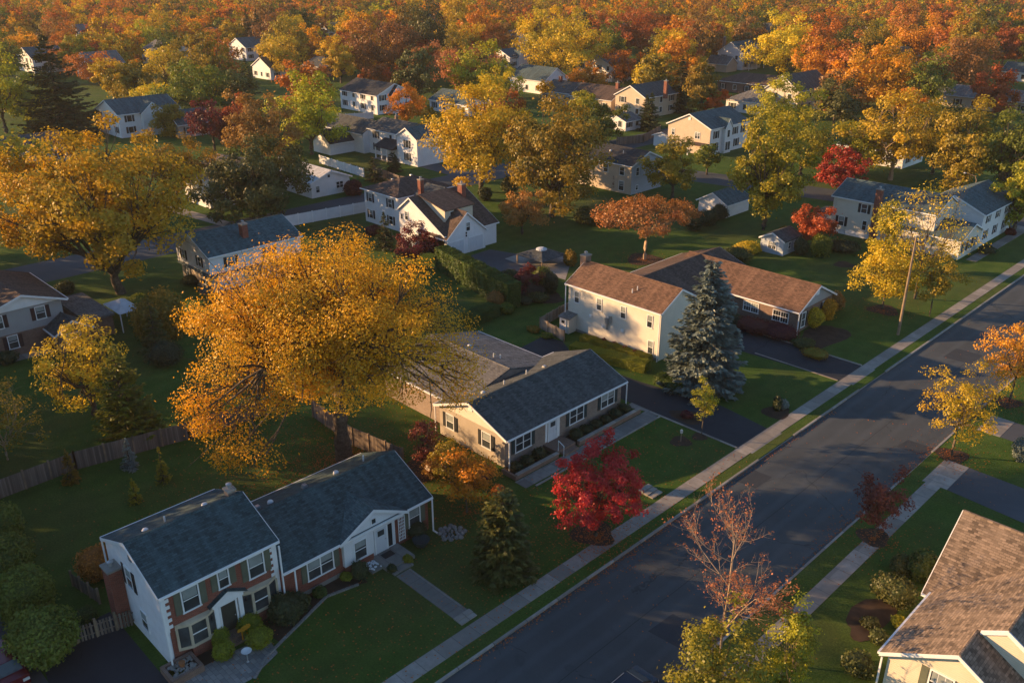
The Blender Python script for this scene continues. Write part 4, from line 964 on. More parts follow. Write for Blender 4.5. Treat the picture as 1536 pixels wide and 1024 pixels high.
struct('lawn_edging', ed, 'concrete')
struct('lawn_edging', MB().box(-53, -34.3, 86.22, 86.42, 0, .09).box(-44, -34.4, 81.05, 81.2, 0, .06), 'concrete')
x, y = at(1021, 662)
lp = thing('garden_lamp', 'small post lamp in the round mulch bed on the ranch front lawn', 'lamp', (x, y, 0))
MB().tube([(x, y, 0), (x, y, .85)], .04, 7).build('post', 'timber', lp, (x, y, 0)); MB().lathe((x, y, .85), [(.08, 0), (.13, .06), (.13, .3), (.02, .42)], 8).build('lamp_head', 'lamp_glass', lp, (x, y, 0))
x, y = at(1347, 502)
up = thing('utility_pole', 'tall bare wooden utility pole on the lawn beside the pavement', 'pole', (x, y, 0))
MB().tube([(x, y, 0), (x, y, 6), (x, y, 11.6)], [.17, .14, .11], 9).build('pole', 'timber', up, (x, y, 0))
MB().box(x - .05, x + .05, y - .2, y + .2, 11.6, 11.75).build('pole_cap', 'metal', up, (x, y, 0))
x, y = at(1452, 330)
sl_ = thing('street_lamp', 'street lamp with a curved arm beyond the slate-roofed white wing', 'street lamp', (x, y, 0))
MB().tube([(x, y, 0), (x, y, 6.6), (x - .3, y, 7.2), (x - 1.6, y - .4, 7.6)], [.1, .07, .06, .05], 7).build('post', 'timber', sl_, (x, y, 0)); MB().lathe((x - 1.8, y - .45, 7.42), [(.05, 0), (.2, .08), (.22, .16), (.05, .24)], 10).build('lamp_head', 'lamp_glass', sl_, (x, y, 0))
# patio fire-pit canopy roof behind hedge
x, y = at(812, 395)
gz = thing('patio_gazebo', 'dark hipped patio gazebo roof with a pale domed vent on the concrete patio', 'gazebo', (x, y, 0)); go = (x, y, 0)
MB().poly([(x - 2.6, y - 2.6, 1.35), (x + 2.6, y - 2.6, 1.35), (x, y, 2.2)]).poly([(x + 2.6, y - 2.6, 1.35), (x + 2.6, y + 2.6, 1.35), (x, y, 2.2)]).poly([(x + 2.6, y + 2.6, 1.35), (x - 2.6, y + 2.6, 1.35), (x, y, 2.2)]).poly([(x - 2.6, y + 2.6, 1.35), (x - 2.6, y - 2.6, 1.35), (x, y, 2.2)]).poly([(x - 2.6, y + 2.6, 1.3), (x + 2.6, y + 2.6, 1.3), (x + 2.6, y - 2.6, 1.3), (x - 2.6, y - 2.6, 1.3)]).build('roof', 'roof_dark', gz, go)
MB().lathe((x, y, 2.05), [(.8, 0), (.75, .15), (.3, .32)], 14).build('roof_vent', 'canvas', gz, go)
for a in (-2.4, 2.4):
    for b in (-2.4, 2.4): MB().box(x + a - .07, x + a + .07, y + b - .07, y + b + .07, 0, 1.3).build('post', 'timber', gz, go)

# cars
def car(label, x, y, paint, hd):
    o = (0, 0, 0); root = thing('parked_car', label, 'car', (x, y, -.126 if -32 < x < -21 else .02)); root.rotation_euler = (0, 0, hd)
    prof = [(-2.2, .35), (-2.25, .7), (-2.1, .95), (-1.2, 1.02), (-.5, 1.45), (.9, 1.47), (1.7, 1.05), (2.2, .98), (2.28, .6), (2.2, .32)]
    b = MB(); rings = []
    for yy, sc_ in ((-.86, .97), (-.8, 1.0), (.8, 1.0), (.86, .97)):
        base = len(b.v); rings.append(base)
        for px, pz in prof: b.v.append((px * sc_, yy * (1 if pz < 1.1 else .82), .32 + (pz - .32) * sc_))
    n = len(prof)
    for A_, B_ in zip(rings, rings[1:]):
        for i in range(n): b.f.append((A_ + i, A_ + (i + 1) % n, B_ + (i + 1) % n, B_ + i))
    b.f.append(tuple(rings[0] + i for i in range(n))); b.f.append(tuple(rings[-1] + i for i in reversed(range(n))))
    b.build('body', paint, root)
    g_ = MB().hexa([(-1.15, -.7, 1.06), (-1.15, .7, 1.06), (-.55, .6, 1.45), (-.55, -.6, 1.45)], [(-1.18, -.7, 1.08), (-1.18, .7, 1.08), (-.58, .6, 1.47), (-.58, -.6, 1.47)]); g_.build('rear_window', 'glass', root)
    MB().hexa([(1.65, -.7, 1.1), (1.65, .7, 1.1), (.95, .6, 1.46), (.95, -.6, 1.46)], [(1.68, -.7, 1.12), (1.68, .7, 1.12), (.98, .6, 1.49), (.98, -.6, 1.49)]).build('windscreen', 'glass', root)
    for s in (-1, 1):
        MB().hexa([(-1.0, s * .84, 1.06), (1.45, s * .84, 1.06), (.85, s * .715, 1.42), (-.5, s * .715, 1.42)], [(-1.0, s * .86, 1.06), (1.45, s * .86, 1.06), (.85, s * .735, 1.42), (-.5, s * .735, 1.42)]).build('side_window', 'glass', root)
        MB().tube([(-.5, s * .6, 1.5), (.7, s * .6, 1.5)], .025, 6).build('roof_rail', 'metal', root)
        MB().box(2.2, 2.3, s * .62 - .18, s * .62 + .18, .65, .82).build('headlight', 'lamp_glass', root)
        for xx in (-1.4, 1.4): MB().tube([(xx, s * .68, .33), (xx, s * .9, .33)], .33, 14).build('wheel', 'rubber', root)
    return root
xx, yy = at(1040, 1095); car('dark car parked at the kerb half hidden by the bushy yellow tree', -23.1, yy - 1.2, 'carpaint', R(90))
xx, yy = at(8, 1010); car('dark red and black car with shiny windows cut off by the bottom left corner', xx, yy, 'carred', R(0))
sheet('driveway', [(xx - 6, yy - 3.5), (xx + 30, yy - 3.5), (xx + 30, yy + 1.6), (xx - 6, yy + 1.6)], 'drive_grey', .011)

# ------------------------------------------------------------------ vegetation
def unit(v): return v / (np.linalg.norm(v, axis=1, keepdims=True) + 1e-9)

def leaf_mesh(name, c, out, size, tint, rg, aspect=.62, along=None, outb=.7, upb=.35):
    """one small folded face per leaf spray: c centres, out = outward direction per leaf"""
    N = len(c)
    rnd = unit(rg.normal(size=(N, 3)))
    n = unit(out * outb + rnd * .75 + np.array([0, 0, upb]))
    if along is None: u = unit(np.cross(n, unit(rg.normal(size=(N, 3)))))
    else: u = unit(along + .25 * rnd); n = unit(n - u * (n * u).sum(1, keepdims=True))
    v = np.cross(n, u)
    s = (size * rg.uniform(.6, 1.25, N))[:, None]
    a, b = u * s * .5, v * s * .5 * aspect
    q = np.empty((N, 4, 3)); q[:, 0] = c - a; q[:, 1] = c + b * 1.0 + n * s * .12; q[:, 2] = c + a; q[:, 3] = c - b - n * s * .05
    return mesh_quads(name, q.reshape(-1, 3), np.repeat(tint, 4))

def mesh_quads(name, v, tint=None, colr=None):
    me = bpy.data.meshes.new(name); nv = len(v); nf = nv // 4
    me.vertices.add(nv); me.vertices.foreach_set('co', v.astype(np.float32).ravel())
    me.loops.add(nv); me.loops.foreach_set('vertex_index', np.arange(nv, dtype=np.int32))
    me.polygons.add(nf); me.polygons.foreach_set('loop_start', np.arange(0, nv, 4, dtype=np.int32))
    try: me.polygons.foreach_set('loop_total', np.full(nf, 4, dtype=np.int32))
    except Exception: pass
    if tint is not None:
        a = me.attributes.new('tint', 'FLOAT', 'POINT'); a.data.foreach_set('value', np.clip(tint, 0, 1).astype(np.float32))
    if colr is not None:
        a = me.attributes.new('leafcol', 'FLOAT_COLOR', 'POINT'); a.data.foreach_set('color', colr.astype(np.float32).ravel())
    me.update(calc_edges=True); return me

def wood_mesh(name, tubes):
    mb = MB()
    for pts, rad, n in tubes: mb.tube(pts, rad, n, cap=False)
    me = bpy.data.meshes.new(name); me.from_pydata(mb.v, [], mb.f); me.update()
    for p in me.polygons: p.use_smooth = True
    return me

def bez(p, q, lift, k, rg, jit):
    p, q = np.array(p), np.array(q); m = (p + q) / 2 + np.array([0, 0, lift]); out = []
    for i in range(k + 1):
        t = i / k; x = (1 - t) ** 2 * p + 2 * t * (1 - t) * m + t * t * q
        if 0 < i < k: x = x + rg.normal(size=3) * jit
        out.append(x)
    return out

def broadleaf(seed, h, r, base=.22, ncl=60, nleaf=3500, ls=.5, tr=None, shape='dome', spread=1.0, clr=None, sparse=False, trunks=1, lean=(0, 0), extra=()):
    rg = np.random.default_rng(seed); tr = tr or .022 * h + .05
    zc = h * (base + (1 - base) * (.42 if shape == 'dome' else .5)); top = h - zc; bot = zc - h * base
    # cluster centres in an uneven crown
    d = unit(rg.normal(size=(ncl * 3, 3)))
    ph = rg.uniform(0, 6.28, 6)
    az = np.arctan2(d[:, 1], d[:, 0])
    bump = 1 + .13 * np.sin(2 * az + ph[0]) + .10 * np.sin(3 * az + ph[1] + 2 * d[:, 2]) + .08 * np.sin(5 * az + ph[2] - 3 * d[:, 2])
    rho = 1 - .70 * rg.random(len(d)) ** 1.25
    p = d * (rho * bump)[:, None]
    p[:, 0] *= r; p[:, 1] *= r; p[:, 2] = np.where(p[:, 2] > 0, p[:, 2] * top, p[:, 2] * bot)
    if shape == 'umbrella':
        rr = np.hypot(p[:, 0], p[:, 1]) / r; p[:, 2] = (1 - rr ** 2 * .55) * top * rg.uniform(.55, 1, len(p)) - bot * .1
    if shape == 'oval': p[:, :2] *= (1 - .30 * np.clip(p[:, 2:3] / max(top, .1), 0, 1))
    # keep well-separated centres
    keep = []; md = (r * r * (top + bot) / ncl) ** (1 / 3) * .72
    for i in range(len(p)):
        if all(np.sum((p[i] - p[j]) ** 2) > md * md for j in keep): keep.append(i)
        if len(keep) >= ncl: break
    c = p[keep]; c[:, 2] += zc; c[:, 0] += lean[0]; c[:, 1] += lean[1]
    if len(extra): c = np.concatenate([c, np.array(extra)])
    ncl = len(c)
    cr = clr or (r * r * (top + bot) / ncl) ** (1 / 3) * .55
    # skeleton
    tubes = []; fork = np.array([lean[0] * .25, lean[1] * .25, h * base * (1.0 if trunks == 1 else .45)])
    lead = np.array([lean[0] * .8, lean[1] * .8, zc + top * .45])
    tp = bez((0, 0, -.2), fork, 0, 4, rg, tr * .12)
    tubes.append((tp, list(np.linspace(tr * 1.25, tr * .9, 5)), 9))
    nl = max(4, min(9, ncl // 7)); ang = np.arctan2(c[:, 1] - lean[1], c[:, 0] - lean[0])
    inner = np.hypot(c[:, 0] - lean[0], c[:, 1] - lean[1]) < r * .33
    grp = np.where(inner, nl, ((ang + math.pi + ph[3]) / (2 * math.pi) * nl).astype(int) % nl)
    for gi in range(nl + 1):
        ids = np.where(grp == gi)[0]
        if len(ids) == 0: continue
        m = c[ids].mean(0); st_ = fork + (lead - fork) * (rg.uniform(0, .35) if gi < nl else 0) * (1 if trunks == 1 else .2)
        end = fork + (m - fork) * .8; lim = bez(st_, end, -.05 * h if gi < nl else 0, 5, rg, r * .025)
        lr = tr * (.55 if gi < nl else .7); tubes.append((lim, list(np.linspace(lr, lr * .4, 6)), 7))
        for i in ids:
            q = lim[rg.integers(2, 6)]; s = bez(q, c[i], .02 * h, 3, rg, cr * .1)
            tubes.append((s, list(np.linspace(lr * .38, lr * .1, 4)), 5))
            for _ in range(2 if not sparse else 4):
                e = c[i] + rg.normal(size=3) * cr * .8; tubes.append(([s[2], (s[2] + e) / 2 + rg.normal(size=3) * cr * .1, e], [lr * .16, lr * .1, lr * .04], 4))
    # leaves
    wts = rg.uniform(.5, 1.4, ncl); wts /= wts.sum(); cnt = rg.multinomial(nleaf, wts)
    idx = np.repeat(np.arange(ncl), cnt)
    off = rg.normal(size=(nleaf, 3)); off = unit(off) * (rg.random(nleaf) ** .45)[:, None] * 1.25
    sc3 = np.array([1.1, 1.1, .78]) * cr
    sc3 = sc3 * rg.uniform(.75, 1.25, (ncl, 1))[idx]
    pos = c[idx] + off * sc3
    strag = rg.random(nleaf) < .06; pos[strag] += rg.normal(size=(strag.sum(), 3)) * cr * .45
    pos[:, 2] = np.maximum(pos[:, 2], h * base * .45 if not len(extra) else 1.2)
    ct = rg.uniform(-.30, .30, ncl)[idx]
    ctr = np.array([lean[0], lean[1], zc]); outc = unit(pos - ctr)
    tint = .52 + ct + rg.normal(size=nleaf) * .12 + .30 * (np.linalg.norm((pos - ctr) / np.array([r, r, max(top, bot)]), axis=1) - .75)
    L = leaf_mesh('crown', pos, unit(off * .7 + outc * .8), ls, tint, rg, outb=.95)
    return wood_mesh('trunk', tubes), L

def spruce(seed, h, r, nleaf=6000, ls=.5, droop=.22, base=.04, dense=1.0, power=.9):
    rg = np.random.default_rng(seed); tubes = [([(0, 0, -.2), (0, 0, h * .5), (0, 0, h * .98)], [.018 * h + .04, .012 * h, .01], 7)]
    pos = []; al = []; out = []; tint = []
    nb = int(26 * dense * (h / 10) ** .4 * 5)
    zs = h * (base + (1 - base) * np.sort(rg.random(nb)) ** 1.25)
    wt = np.maximum(.06, 1 - zs / h)
    per = (nleaf * wt / wt.sum()).astype(int) + 3
    for z, k_ in zip(zs, per):
        t = rg.uniform(0, 6.28); R_ = r * max(.03, (1 - z / h)) ** power * rg.uniform(.72, 1.12); up = .25 * (z / h) - droop
        dirv = np.array([math.cos(t), math.sin(t), 0]); tip = np.array([0, 0, z]) + dirv * R_ + np.array([0, 0, up * R_])
        if R_ > .5: tubes.append(([(0, 0, z), tuple(np.array([0, 0, z]) * .5 + tip * .5 + np.array([0, 0, -.04 * R_])), tuple(tip)], [.03 + .012 * R_, .02, .008], 4))
        s = rg.random(k_) ** .6; w = np.array([-dirv[1], dirv[0], 0]); lat = rg.normal(size=k_) * (.22 * R_ * (1.1 - s) + .06)
        pp = np.array([0, 0, z]) + np.outer(s, tip - np.array([0, 0, z])) + np.outer(lat, w); pp[:, 2] += -.10 * R_ * np.sin(s * 3.1) - np.abs(lat) * .35 + rg.normal(size=k_) * .05
        pos.append(pp); a_ = dirv * .8 + np.outer(np.sign(lat) * .6, w) + np.array([0, 0, -.15]); al.append(a_ if a_.ndim == 2 else np.repeat(a_[None], k_, 0))
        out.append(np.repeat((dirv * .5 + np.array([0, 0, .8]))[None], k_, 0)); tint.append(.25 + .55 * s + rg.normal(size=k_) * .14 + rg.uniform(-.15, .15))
    pos = np.concatenate(pos); al = np.concatenate(al); out = np.concatenate(out); tint = np.concatenate(tint)
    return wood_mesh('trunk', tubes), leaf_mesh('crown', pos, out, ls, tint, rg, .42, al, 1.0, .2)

def shrub(seed, rx, ry, h, nleaf=1500, ls=.16, boxy=False, base=.0, lump=.12):
    """foliage skin round a solid leafy core"""
    rg = np.random.default_rng(seed); ph = rg.uniform(0, 6.28, 5)
    def surf(d):
        if boxy: m = np.max(np.abs(d) / np.array([1, 1, 1]), axis=1, keepdims=True); q = d / m; q = q * .82 + unit(d) * .18
        else: q = d
        k = 1 + lump * (np.sin(4 * d[:, 0] + ph[0]) + np.sin(5 * d[:, 1] + ph[1]) + np.sin(4 * d[:, 2] + ph[2]) + .6 * np.sin(9 * d[:, 0] + ph[3]) * np.sin(8 * d[:, 1] + ph[4])) / 2
        return q * k[:, None]
    d = unit(rg.normal(size=(nleaf, 3))); s = surf(d) * (1 - .16 * rg.random(nleaf) ** 2 + .075 * rg.normal(size=nleaf))[:, None]
    pos = s * np.array([rx, ry, h * .5]) + np.array([0, 0, h * (.5 + base)])
    pos[:, 2] = np.maximum(pos[:, 2], .03)
    tint = .5 + .18 * rg.normal(size=nleaf) + .2 * np.sin(6 * d[:, 0] + ph[3]) * np.sin(5 * d[:, 1] + ph[4])
    L = leaf_mesh('foliage', pos, unit(d * np.array([1 / rx, 1 / ry, 2 / h])), ls, tint, rg, .7)
    # inner core so it is opaque
    nu, nv = 14, 9; v = []; q = []
    for j in range(nv + 1):
        for i in range(nu):
            a, b = 2 * math.pi * i / nu, math.pi * (j / nv - .5); v.append((math.cos(a) * math.cos(b), math.sin(a) * math.cos(b), math.sin(b)))
    v = surf(unit(np.array(v) + 1e-6)) * np.array([rx, ry, h * .5]) * .86 + np.array([0, 0, h * (.5 + base)]); v[:, 2] = np.maximum(v[:, 2], 0)
    for j in range(nv):
        for i in range(nu): q += [v[j * nu + i], v[j * nu + (i + 1) % nu], v[(j + 1) * nu + (i + 1) % nu], v[(j + 1) * nu + i]]
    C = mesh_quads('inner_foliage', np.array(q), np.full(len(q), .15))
    return C, L

def add_mesh(name, me, mat, parent, link=False):
    o = bpy.data.objects.new(name, me); col.objects.link(o); o.parent = parent
    if not me.materials: me.materials.append(None)
    o.material_slots[0].link = 'OBJECT'; o.material_slots[0].material = M[mat]
    return o

PLANTED = []; NT = [0]
def plant(name, label, cat, x, y, meshes, colr, bark='bark', s=(1, 1, 1), rz=0.0, group=None, partnames=('trunk', 'crown')):
    root = thing(name, label, cat, (x, y, 0), group); root.rotation_euler = (0, 0, rz); root.scale = s
    W, L = meshes
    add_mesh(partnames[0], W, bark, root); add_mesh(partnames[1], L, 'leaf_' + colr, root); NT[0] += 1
    return root

def height_for(x, y, ytop, px, wpx=0):
    lo, hi = .2, 45
    for _ in range(40):
        m = (lo + hi) / 2
        if proj(x, y, m)[1] > ytop: lo = m
        else: hi = m
    return lo

def tree(label, px, py, top, wpx, colr, kind='dome', n=4000, ls=.42, name='maple_tree', base=.22, seed=None, cl=60, hk=.95, bark='bark', **kw):
    if py < 480 and kind != 'spruce' and n < 9000: n, ls = int(n * 1.7), ls * 1.12
    x, y = at(px, py); h = height_for(x, y, top, px) * hk; zc = proj(x, y, h * .6)[2]; r = wpx / 2 * zc / F * (.95 if py > 480 else 1.08)
    seed = seed if seed is not None else NT[0] * 13 + 5
    if kind in ('dome', 'oval', 'umbrella'): ms = broadleaf(seed, h, r, base, cl, n, ls, shape=kind, **kw)
    else: ms = spruce(seed, h, r, n, ls, **kw)
    PLANTED.append((x, y, r))
    return plant(name, label, 'tree', x, y, ms, colr, bark)

def bush(label, px, py, wm, dm, h, colr, n=1200, ls=.16, boxy=False, name='shrub', group=None, lump=.12, xy=None, rz=0):
    x, y = xy or at(px, py)
    C, L = shrub(NT[0] * 7 + 3, wm / 2, dm / 2, h, n, ls, boxy, lump=lump)
    root = thing(name, label, 'shrub' if name != 'hedge' else 'hedge', (x, y, 0), group); root.rotation_euler = (0, 0, rz); NT[0] += 1
    add_mesh('inner_foliage', C, 'leaf_' + colr, root); add_mesh('foliage', L, 'leaf_' + colr, root)
    return root

# --- foreground and middle trees
bx_, by_ = at(517, 690); BOUGH = []
for a_, b_, z_ in ((300, 560, 9.5), (285, 600, 8.5), (330, 600, 8), (310, 640, 6.5), (350, 640, 6), (330, 675, 4), (375, 665, 5), (345, 690, 2.8), (395, 690, 3.4), (300, 620, 7.5), (420, 605, 7.5), (380, 615, 7.5),
                   (610, 590, 7), (650, 575, 8), (690, 560, 8.5), (680, 600, 6.5), (705, 540, 9), (665, 545, 9), (700, 585, 7), (450, 560, 9), (480, 578, 8.5), (430, 590, 8), (540, 560, 9), (575, 575, 8), (365, 555, 9.5), (395, 575, 8.8), (345, 575, 9), (405, 550, 9.5), (385, 600, 8)):
    u_, v_ = at(a_, b_, z_); BOUGH.append((u_ - bx_, v_ - by_, z_))
tree('great spreading orange oak with thick bare trunk behind the brick wing', 517, 690, 342, 388, 'oak', n=98000, ls=.205, name='oak_tree', base=.46, cl=190, tr=.62, hk=.93, sparse=True, lean=(.2, -.7), clr=1.3, extra=BOUGH, seed=11)
tree('huge gold tree with twin dark trunks above the back street at left', 182, 440, 180, 275, 'gold', n=34000, ls=.46, name='oak_tree', base=.25, cl=130, tr=.55, trunks=2, lean=(-1.5, -1.5), seed=4)
tree('crimson Japanese maple between the ranch terrace and the pavement', 893, 803, 655, 160, 'red', n=13500, ls=.21, base=.18, cl=100, clr=.44, tr=.13)
tree('blue spruce standing before the cream two-storey house', 1052, 580, 380, 142, 'blue', 'spruce', n=32000, ls=.55, name='spruce_tree', droop=.2, dense=2.8, power=.52)
tree('dense dark green pyramidal pine on the front lawn between brick house and crimson maple', 755, 860, 728, 108, 'dkgreen', 'spruce', n=20000, ls=.34, name='pine_tree', droop=.05, dense=2.6, power=.42)
tree('small amber maple at the right end of the brick wing', 700, 768, 662, 105, 'amber', n=4200, ls=.2, base=.2, cl=45, tr=.09)
tree('little burgundy maple at the back corner of the ranch house', 638, 700, 622, 62, 'dkred', n=2600, ls=.18, base=.2, cl=28, tr=.08)
tree('olive gold bushy tree against the side wall of the ranch', 676, 726, 650, 58, 'olive', n=2600, ls=.18, base=.1, cl=28, tr=.07)
tree('young yellow-green lollipop tree by the ranch driveway edge', 1052, 657, 570, 45, 'yelgreen', n=1900, ls=.17, base=.42, cl=22, tr=.05)
def bare(label, px, py, top, wpx):
    x, y = at(px, py); h = height_for(x, y, top, px) * .80; rg = np.random.default_rng(9); tubes = []; tips = []
    def grow(p, d, L, r, lev):
        k = 5; pts = [p]; q = p.copy(); dd = d.copy(); sides = []
        for i in range(k):
            dd = dd + rg.normal(size=3) * (.10 if lev else .03) + np.array([0, 0, .05 if lev else .0]); dd /= np.linalg.norm(dd); q = q + dd * L / k; pts.append(q.copy()); sides.append((q.copy(), dd.copy(), i))
        tubes.append((pts, list(np.linspace(r, r * .35, k + 1)), 6 if lev < 2 else 4))
        if lev >= 3: tips.extend(pts[2:]); return
        if lev == 2: tips.extend(pts[3:])
        for s, sd_, i in sides:
            if lev == 0 and i < 1: continue
            for _ in range(2 if lev == 0 else (2 if rg.random() < .75 else 1)):
                t = rg.uniform(0, 6.28); w = np.array([math.cos(t), math.sin(t), rg.uniform(-.1, .35)]); w -= sd_ * w.dot(sd_); w /= np.linalg.norm(w)
                a_ = rg.uniform(.55, 1.0); nd = sd_ * math.cos(a_) + w * math.sin(a_)
                fr_ = (1 - .10 * i) if lev == 0 else (1 - .06 * i)
                grow(s, nd, L * (.56 if lev == 0 else .48) * fr_ * rg.uniform(.75, 1.15), r * .5 * (1 - .1 * i), lev + 1)
    grow(np.array([0, 0, -.2]), np.array([0, 0, 1.0]), h * .98, .085, 0)
    grow(np.array([0, 0, h * .22]), np.array([.45, -.25, .85]), h * .6, .06, 0)
    T = np.array(tips); i = rg.integers(0, len(T), 2600); pos = T[i] + rg.normal(size=(2600, 3)) * .07
    L_ = leaf_mesh('crown', pos, unit(rg.normal(size=(2600, 3))), .14, rg.random(2600), rg)
    return plant('bare_tree', label, 'tree', x, y, (wood_mesh('trunk', tubes), L_), 'pinkrust', 'palebark')
bare('nearly bare tree with pale branches and few rust leaves at the kerb', 1080, 985, 748, 172)
tree('bushy yellow-green birch rising from the bottom edge beside the kerb', 1068, 1090, 905, 165, 'limegreen', n=9000, ls=.2, name='birch_tree', base=.06, cl=70, tr=.1)
tree('slender yellow-green sapling between pavement and the bottom edge', 1180, 1050, 895, 74, 'limegreen', 'oval', n=6000, ls=.17, name='birch_tree', base=.06, cl=36, tr=.05, bark='palebark')
tree('small yellow sapling at the bottom edge just right of the bushy birch', 1140, 1060, 965, 40, 'limegreen', 'oval', n=1100, ls=.17, name='birch_tree', base=.06, cl=20, tr=.04)
tree('small dark purple maple beside the right pavement', 1311, 806, 706, 92, 'dkred', n=4200, ls=.19, base=.26, cl=40, tr=.08)
tree('golden street tree beside the right driveway apron', 1427, 683, 536, 112, 'gold', n=5200, ls=.2, base=.24, cl=55, tr=.1)
tree('bright orange street tree cut by the right edge', 1514, 603, 468, 105, 'orange', n=4600, ls=.22, base=.25, cl=50, tr=.11)
tree('golden young tree left of the utility pole', 1323, 466, 358, 108, 'gold', n=4600, ls=.25, base=.26, cl=45, tr=.12)
tree('tall thin-leaved orange tree with upswept limbs right behind the utility pole', 1372, 448, 256, 140, 'gold', 'oval', n=1300, ls=.25, base=.2, cl=60, tr=.16, sparse=True)
tree('narrow green-gold tree climbing the colonial house wall', 1322, 405, 285, 52, 'yelgreen', 'oval', n=2600, ls=.27, base=.12, cl=30)
tree('small green-gold tree right of the utility pole', 1394, 474, 370, 62, 'olive', n=2000, ls=.24, base=.3, cl=28, tr=.09)
tree('flat-topped umbrella-shaped rust tree alone on the middle lawn', 967, 389, 300, 145, 'copper', 'umbrella', n=5200, ls=.3, base=.42, cl=60, tr=.22, bark='palebark')
tree('small rust tree on the lawn right of the cape house', 783, 352, 278, 72, 'copper', n=3200, ls=.3, base=.25, cl=36)
tree('large gold oak left of its olive twin in the centre', 722, 288, 116, 168, 'gold', n=19000, ls=.5, name='oak_tree', base=.16, cl=90, seed=21)
tree('large olive oak right of its gold twin in the centre', 828, 325, 132, 148, 'olive', n=19000, ls=.5, name='oak_tree', base=.12, cl=85, seed=22)
tree('tall yellow-green tree on the lawn behind the garden shed', 1145, 345, 166, 122, 'yelgreen', n=15000, ls=.46, base=.2, cl=80)
tree('round-crowned dark green tree behind the white vinyl fence', 388, 330, 205, 160, 'dkgreen', n=22000, ls=.5, base=.06, cl=90)
tree('rust brown tree above the round-crowned dark tree', 396, 252, 132, 100, 'brown', n=5000, ls=.5, base=.15, cl=50)
tree('tall green-gold tree left of the black-roofed white houses', 468, 232, 102, 95, 'yelgreen', n=5000, ls=.5, base=.15, cl=50)
tree('dark red maple by the back street at upper left', 322, 226, 150, 66, 'dkred', n=3200, ls=.45, base=.25, cl=36)
tree('very tall dark spruce at upper left', 95, 200, 44, 140, 'conifer', 'spruce', n=15000, ls=1.0, name='spruce_tree', droop=.18, dense=1.3, power=.8)
tree('broad green tree right of the white house with blue-grey roof', 305, 180, 80, 118, 'green', n=5500, ls=.55, base=.15, cl=55)
tree('small golden tree left of the broad green tree', 237, 175, 115, 56, 'gold', n=2600, ls=.5, base=.2, cl=28)
tree('thin pale gold tree between the huge gold tree and the dark round one', 268, 305, 198, 110, 'olive', n=3500, ls=.42, base=.3, cl=50)
tree('yellow bushy tree in front of the grey house at left', 143, 622, 462, 132, 'yellow', n=7000, ls=.27, base=.12, cl=60)
tree('dark brownish cypress in front of the yellow bushy tree', 196, 662, 512, 112, 'green', 'spruce', n=8500, ls=.38, name='cypress_tree', bark='bark', droop=-.15, dense=1.7, power=.6)
tree('thin birch with pale stem cut off by the left edge', 12, 690, 560, 120, 'olive', n=2600, ls=.22, name='birch_tree', base=.15, cl=50, tr=.09, bark='palebark', sparse=True)
tree('green spruce at the left edge of the white split-level house lawn', 236, 530, 440, 70, 'dkgreen', 'spruce', n=3500, ls=.35, name='spruce_tree')
tree('little bluish spruce standing against the dark lawn fence', 196, 702, 655, 34, 'blue', 'spruce', n=1500, ls=.22, name='spruce_tree')
tree('little yellow-tipped spruce on the lawn below the drooping orange branch', 246, 722, 668, 32, 'yelgreen', 'spruce', n=900, ls=.2, name='spruce_tree')
tree('smallest yellow-tipped spruce alone on the dark back lawn', 204, 752, 715, 30, 'yelgreen', 'spruce', n=700, ls=.2, name='spruce_tree')
tree('little olive spruce at the left end of the dark fence', 108, 722, 672, 36, 'olive', 'spruce', n=1300, ls=.22, name='spruce_tree')
tree('burgundy round tree in front of the cape house side wall', 622, 392, 332, 62, 'dkred', n=2800, ls=.25, base=.12, cl=30)
tree('dark green spruce in front of the hip-roofed house', 578, 372, 316, 42, 'conifer', 'spruce', n=2600, ls=.35, name='spruce_tree')
tree('little dark red maple in the planted island behind the tall hedge', 792, 442, 398, 50, 'dkred', n=1900, ls=.22, base=.3, cl=26, tr=.08)
tree('olive tree in front of the pale blue house', 1008, 298, 202, 72, 'olive', n=4600, ls=.38, base=.2, cl=45)
tree('small green tree on the verge before the tan gabled house', 1060, 262, 212, 40, 'green', n=1800, ls=.38, base=.25, cl=22)
tree('dark spruce left of the taller spruce beside the tan chimney house', 975, 196, 135, 42, 'conifer', 'spruce', n=3500, ls=.7, name='spruce_tree')
tree('tall dark blue-green spruce right of the tan chimney house', 1019, 168, 78, 50, 'conifer', 'spruce', n=4500, ls=.8, name='spruce_tree')
tree('olive green tree leaning on the tall dark blue-green spruce', 1050, 172, 92, 48, 'olive', n=3000, ls=.6, base=.1, cl=32)
tree('round bright red-orange tree by the small hip-roofed white house', 1071, 172, 132, 36, 'redorange', n=1900, ls=.5, base=.12, cl=22)
tree('red maple right of the garden shed', 1217, 372, 304, 62, 'crimson', n=3400, ls=.27, base=.28, cl=32)
tree('orange-red maple behind the colonial roof', 1257, 295, 216, 66, 'crimson', n=3400, ls=.4, base=.2, cl=36)
tree('spreading yellow-green tree above the orange-red maple', 1200, 262, 150, 120, 'yelgreen', n=6000, ls=.45, base=.15, cl=55)
tree('yellow tree in front of the steep sunlit gable', 1170, 205, 112, 90, 'yelgreen', n=4200, ls=.5, base=.12, cl=42)
tree('wide yellow canopy with pale limbs above the colonial house', 1335, 270, 138, 135, 'yellow', n=12000, ls=.5, base=.2, cl=65, bark='palebark')
tree('orange-topped tree peeping over the wide yellow canopy', 1362, 190, 122, 60, 'orange', n=2400, ls=.5, base=.2, cl=28)
tree('dark green-gold tree beyond the slate-roofed wing', 1438, 290, 142, 100, 'olive', n=6000, ls=.45, base=.15, cl=55)
tree('tall green tree near the right edge beyond the cross street', 1500, 300, 150, 95, 'green', n=5200, ls=.45, base=.15, cl=50)
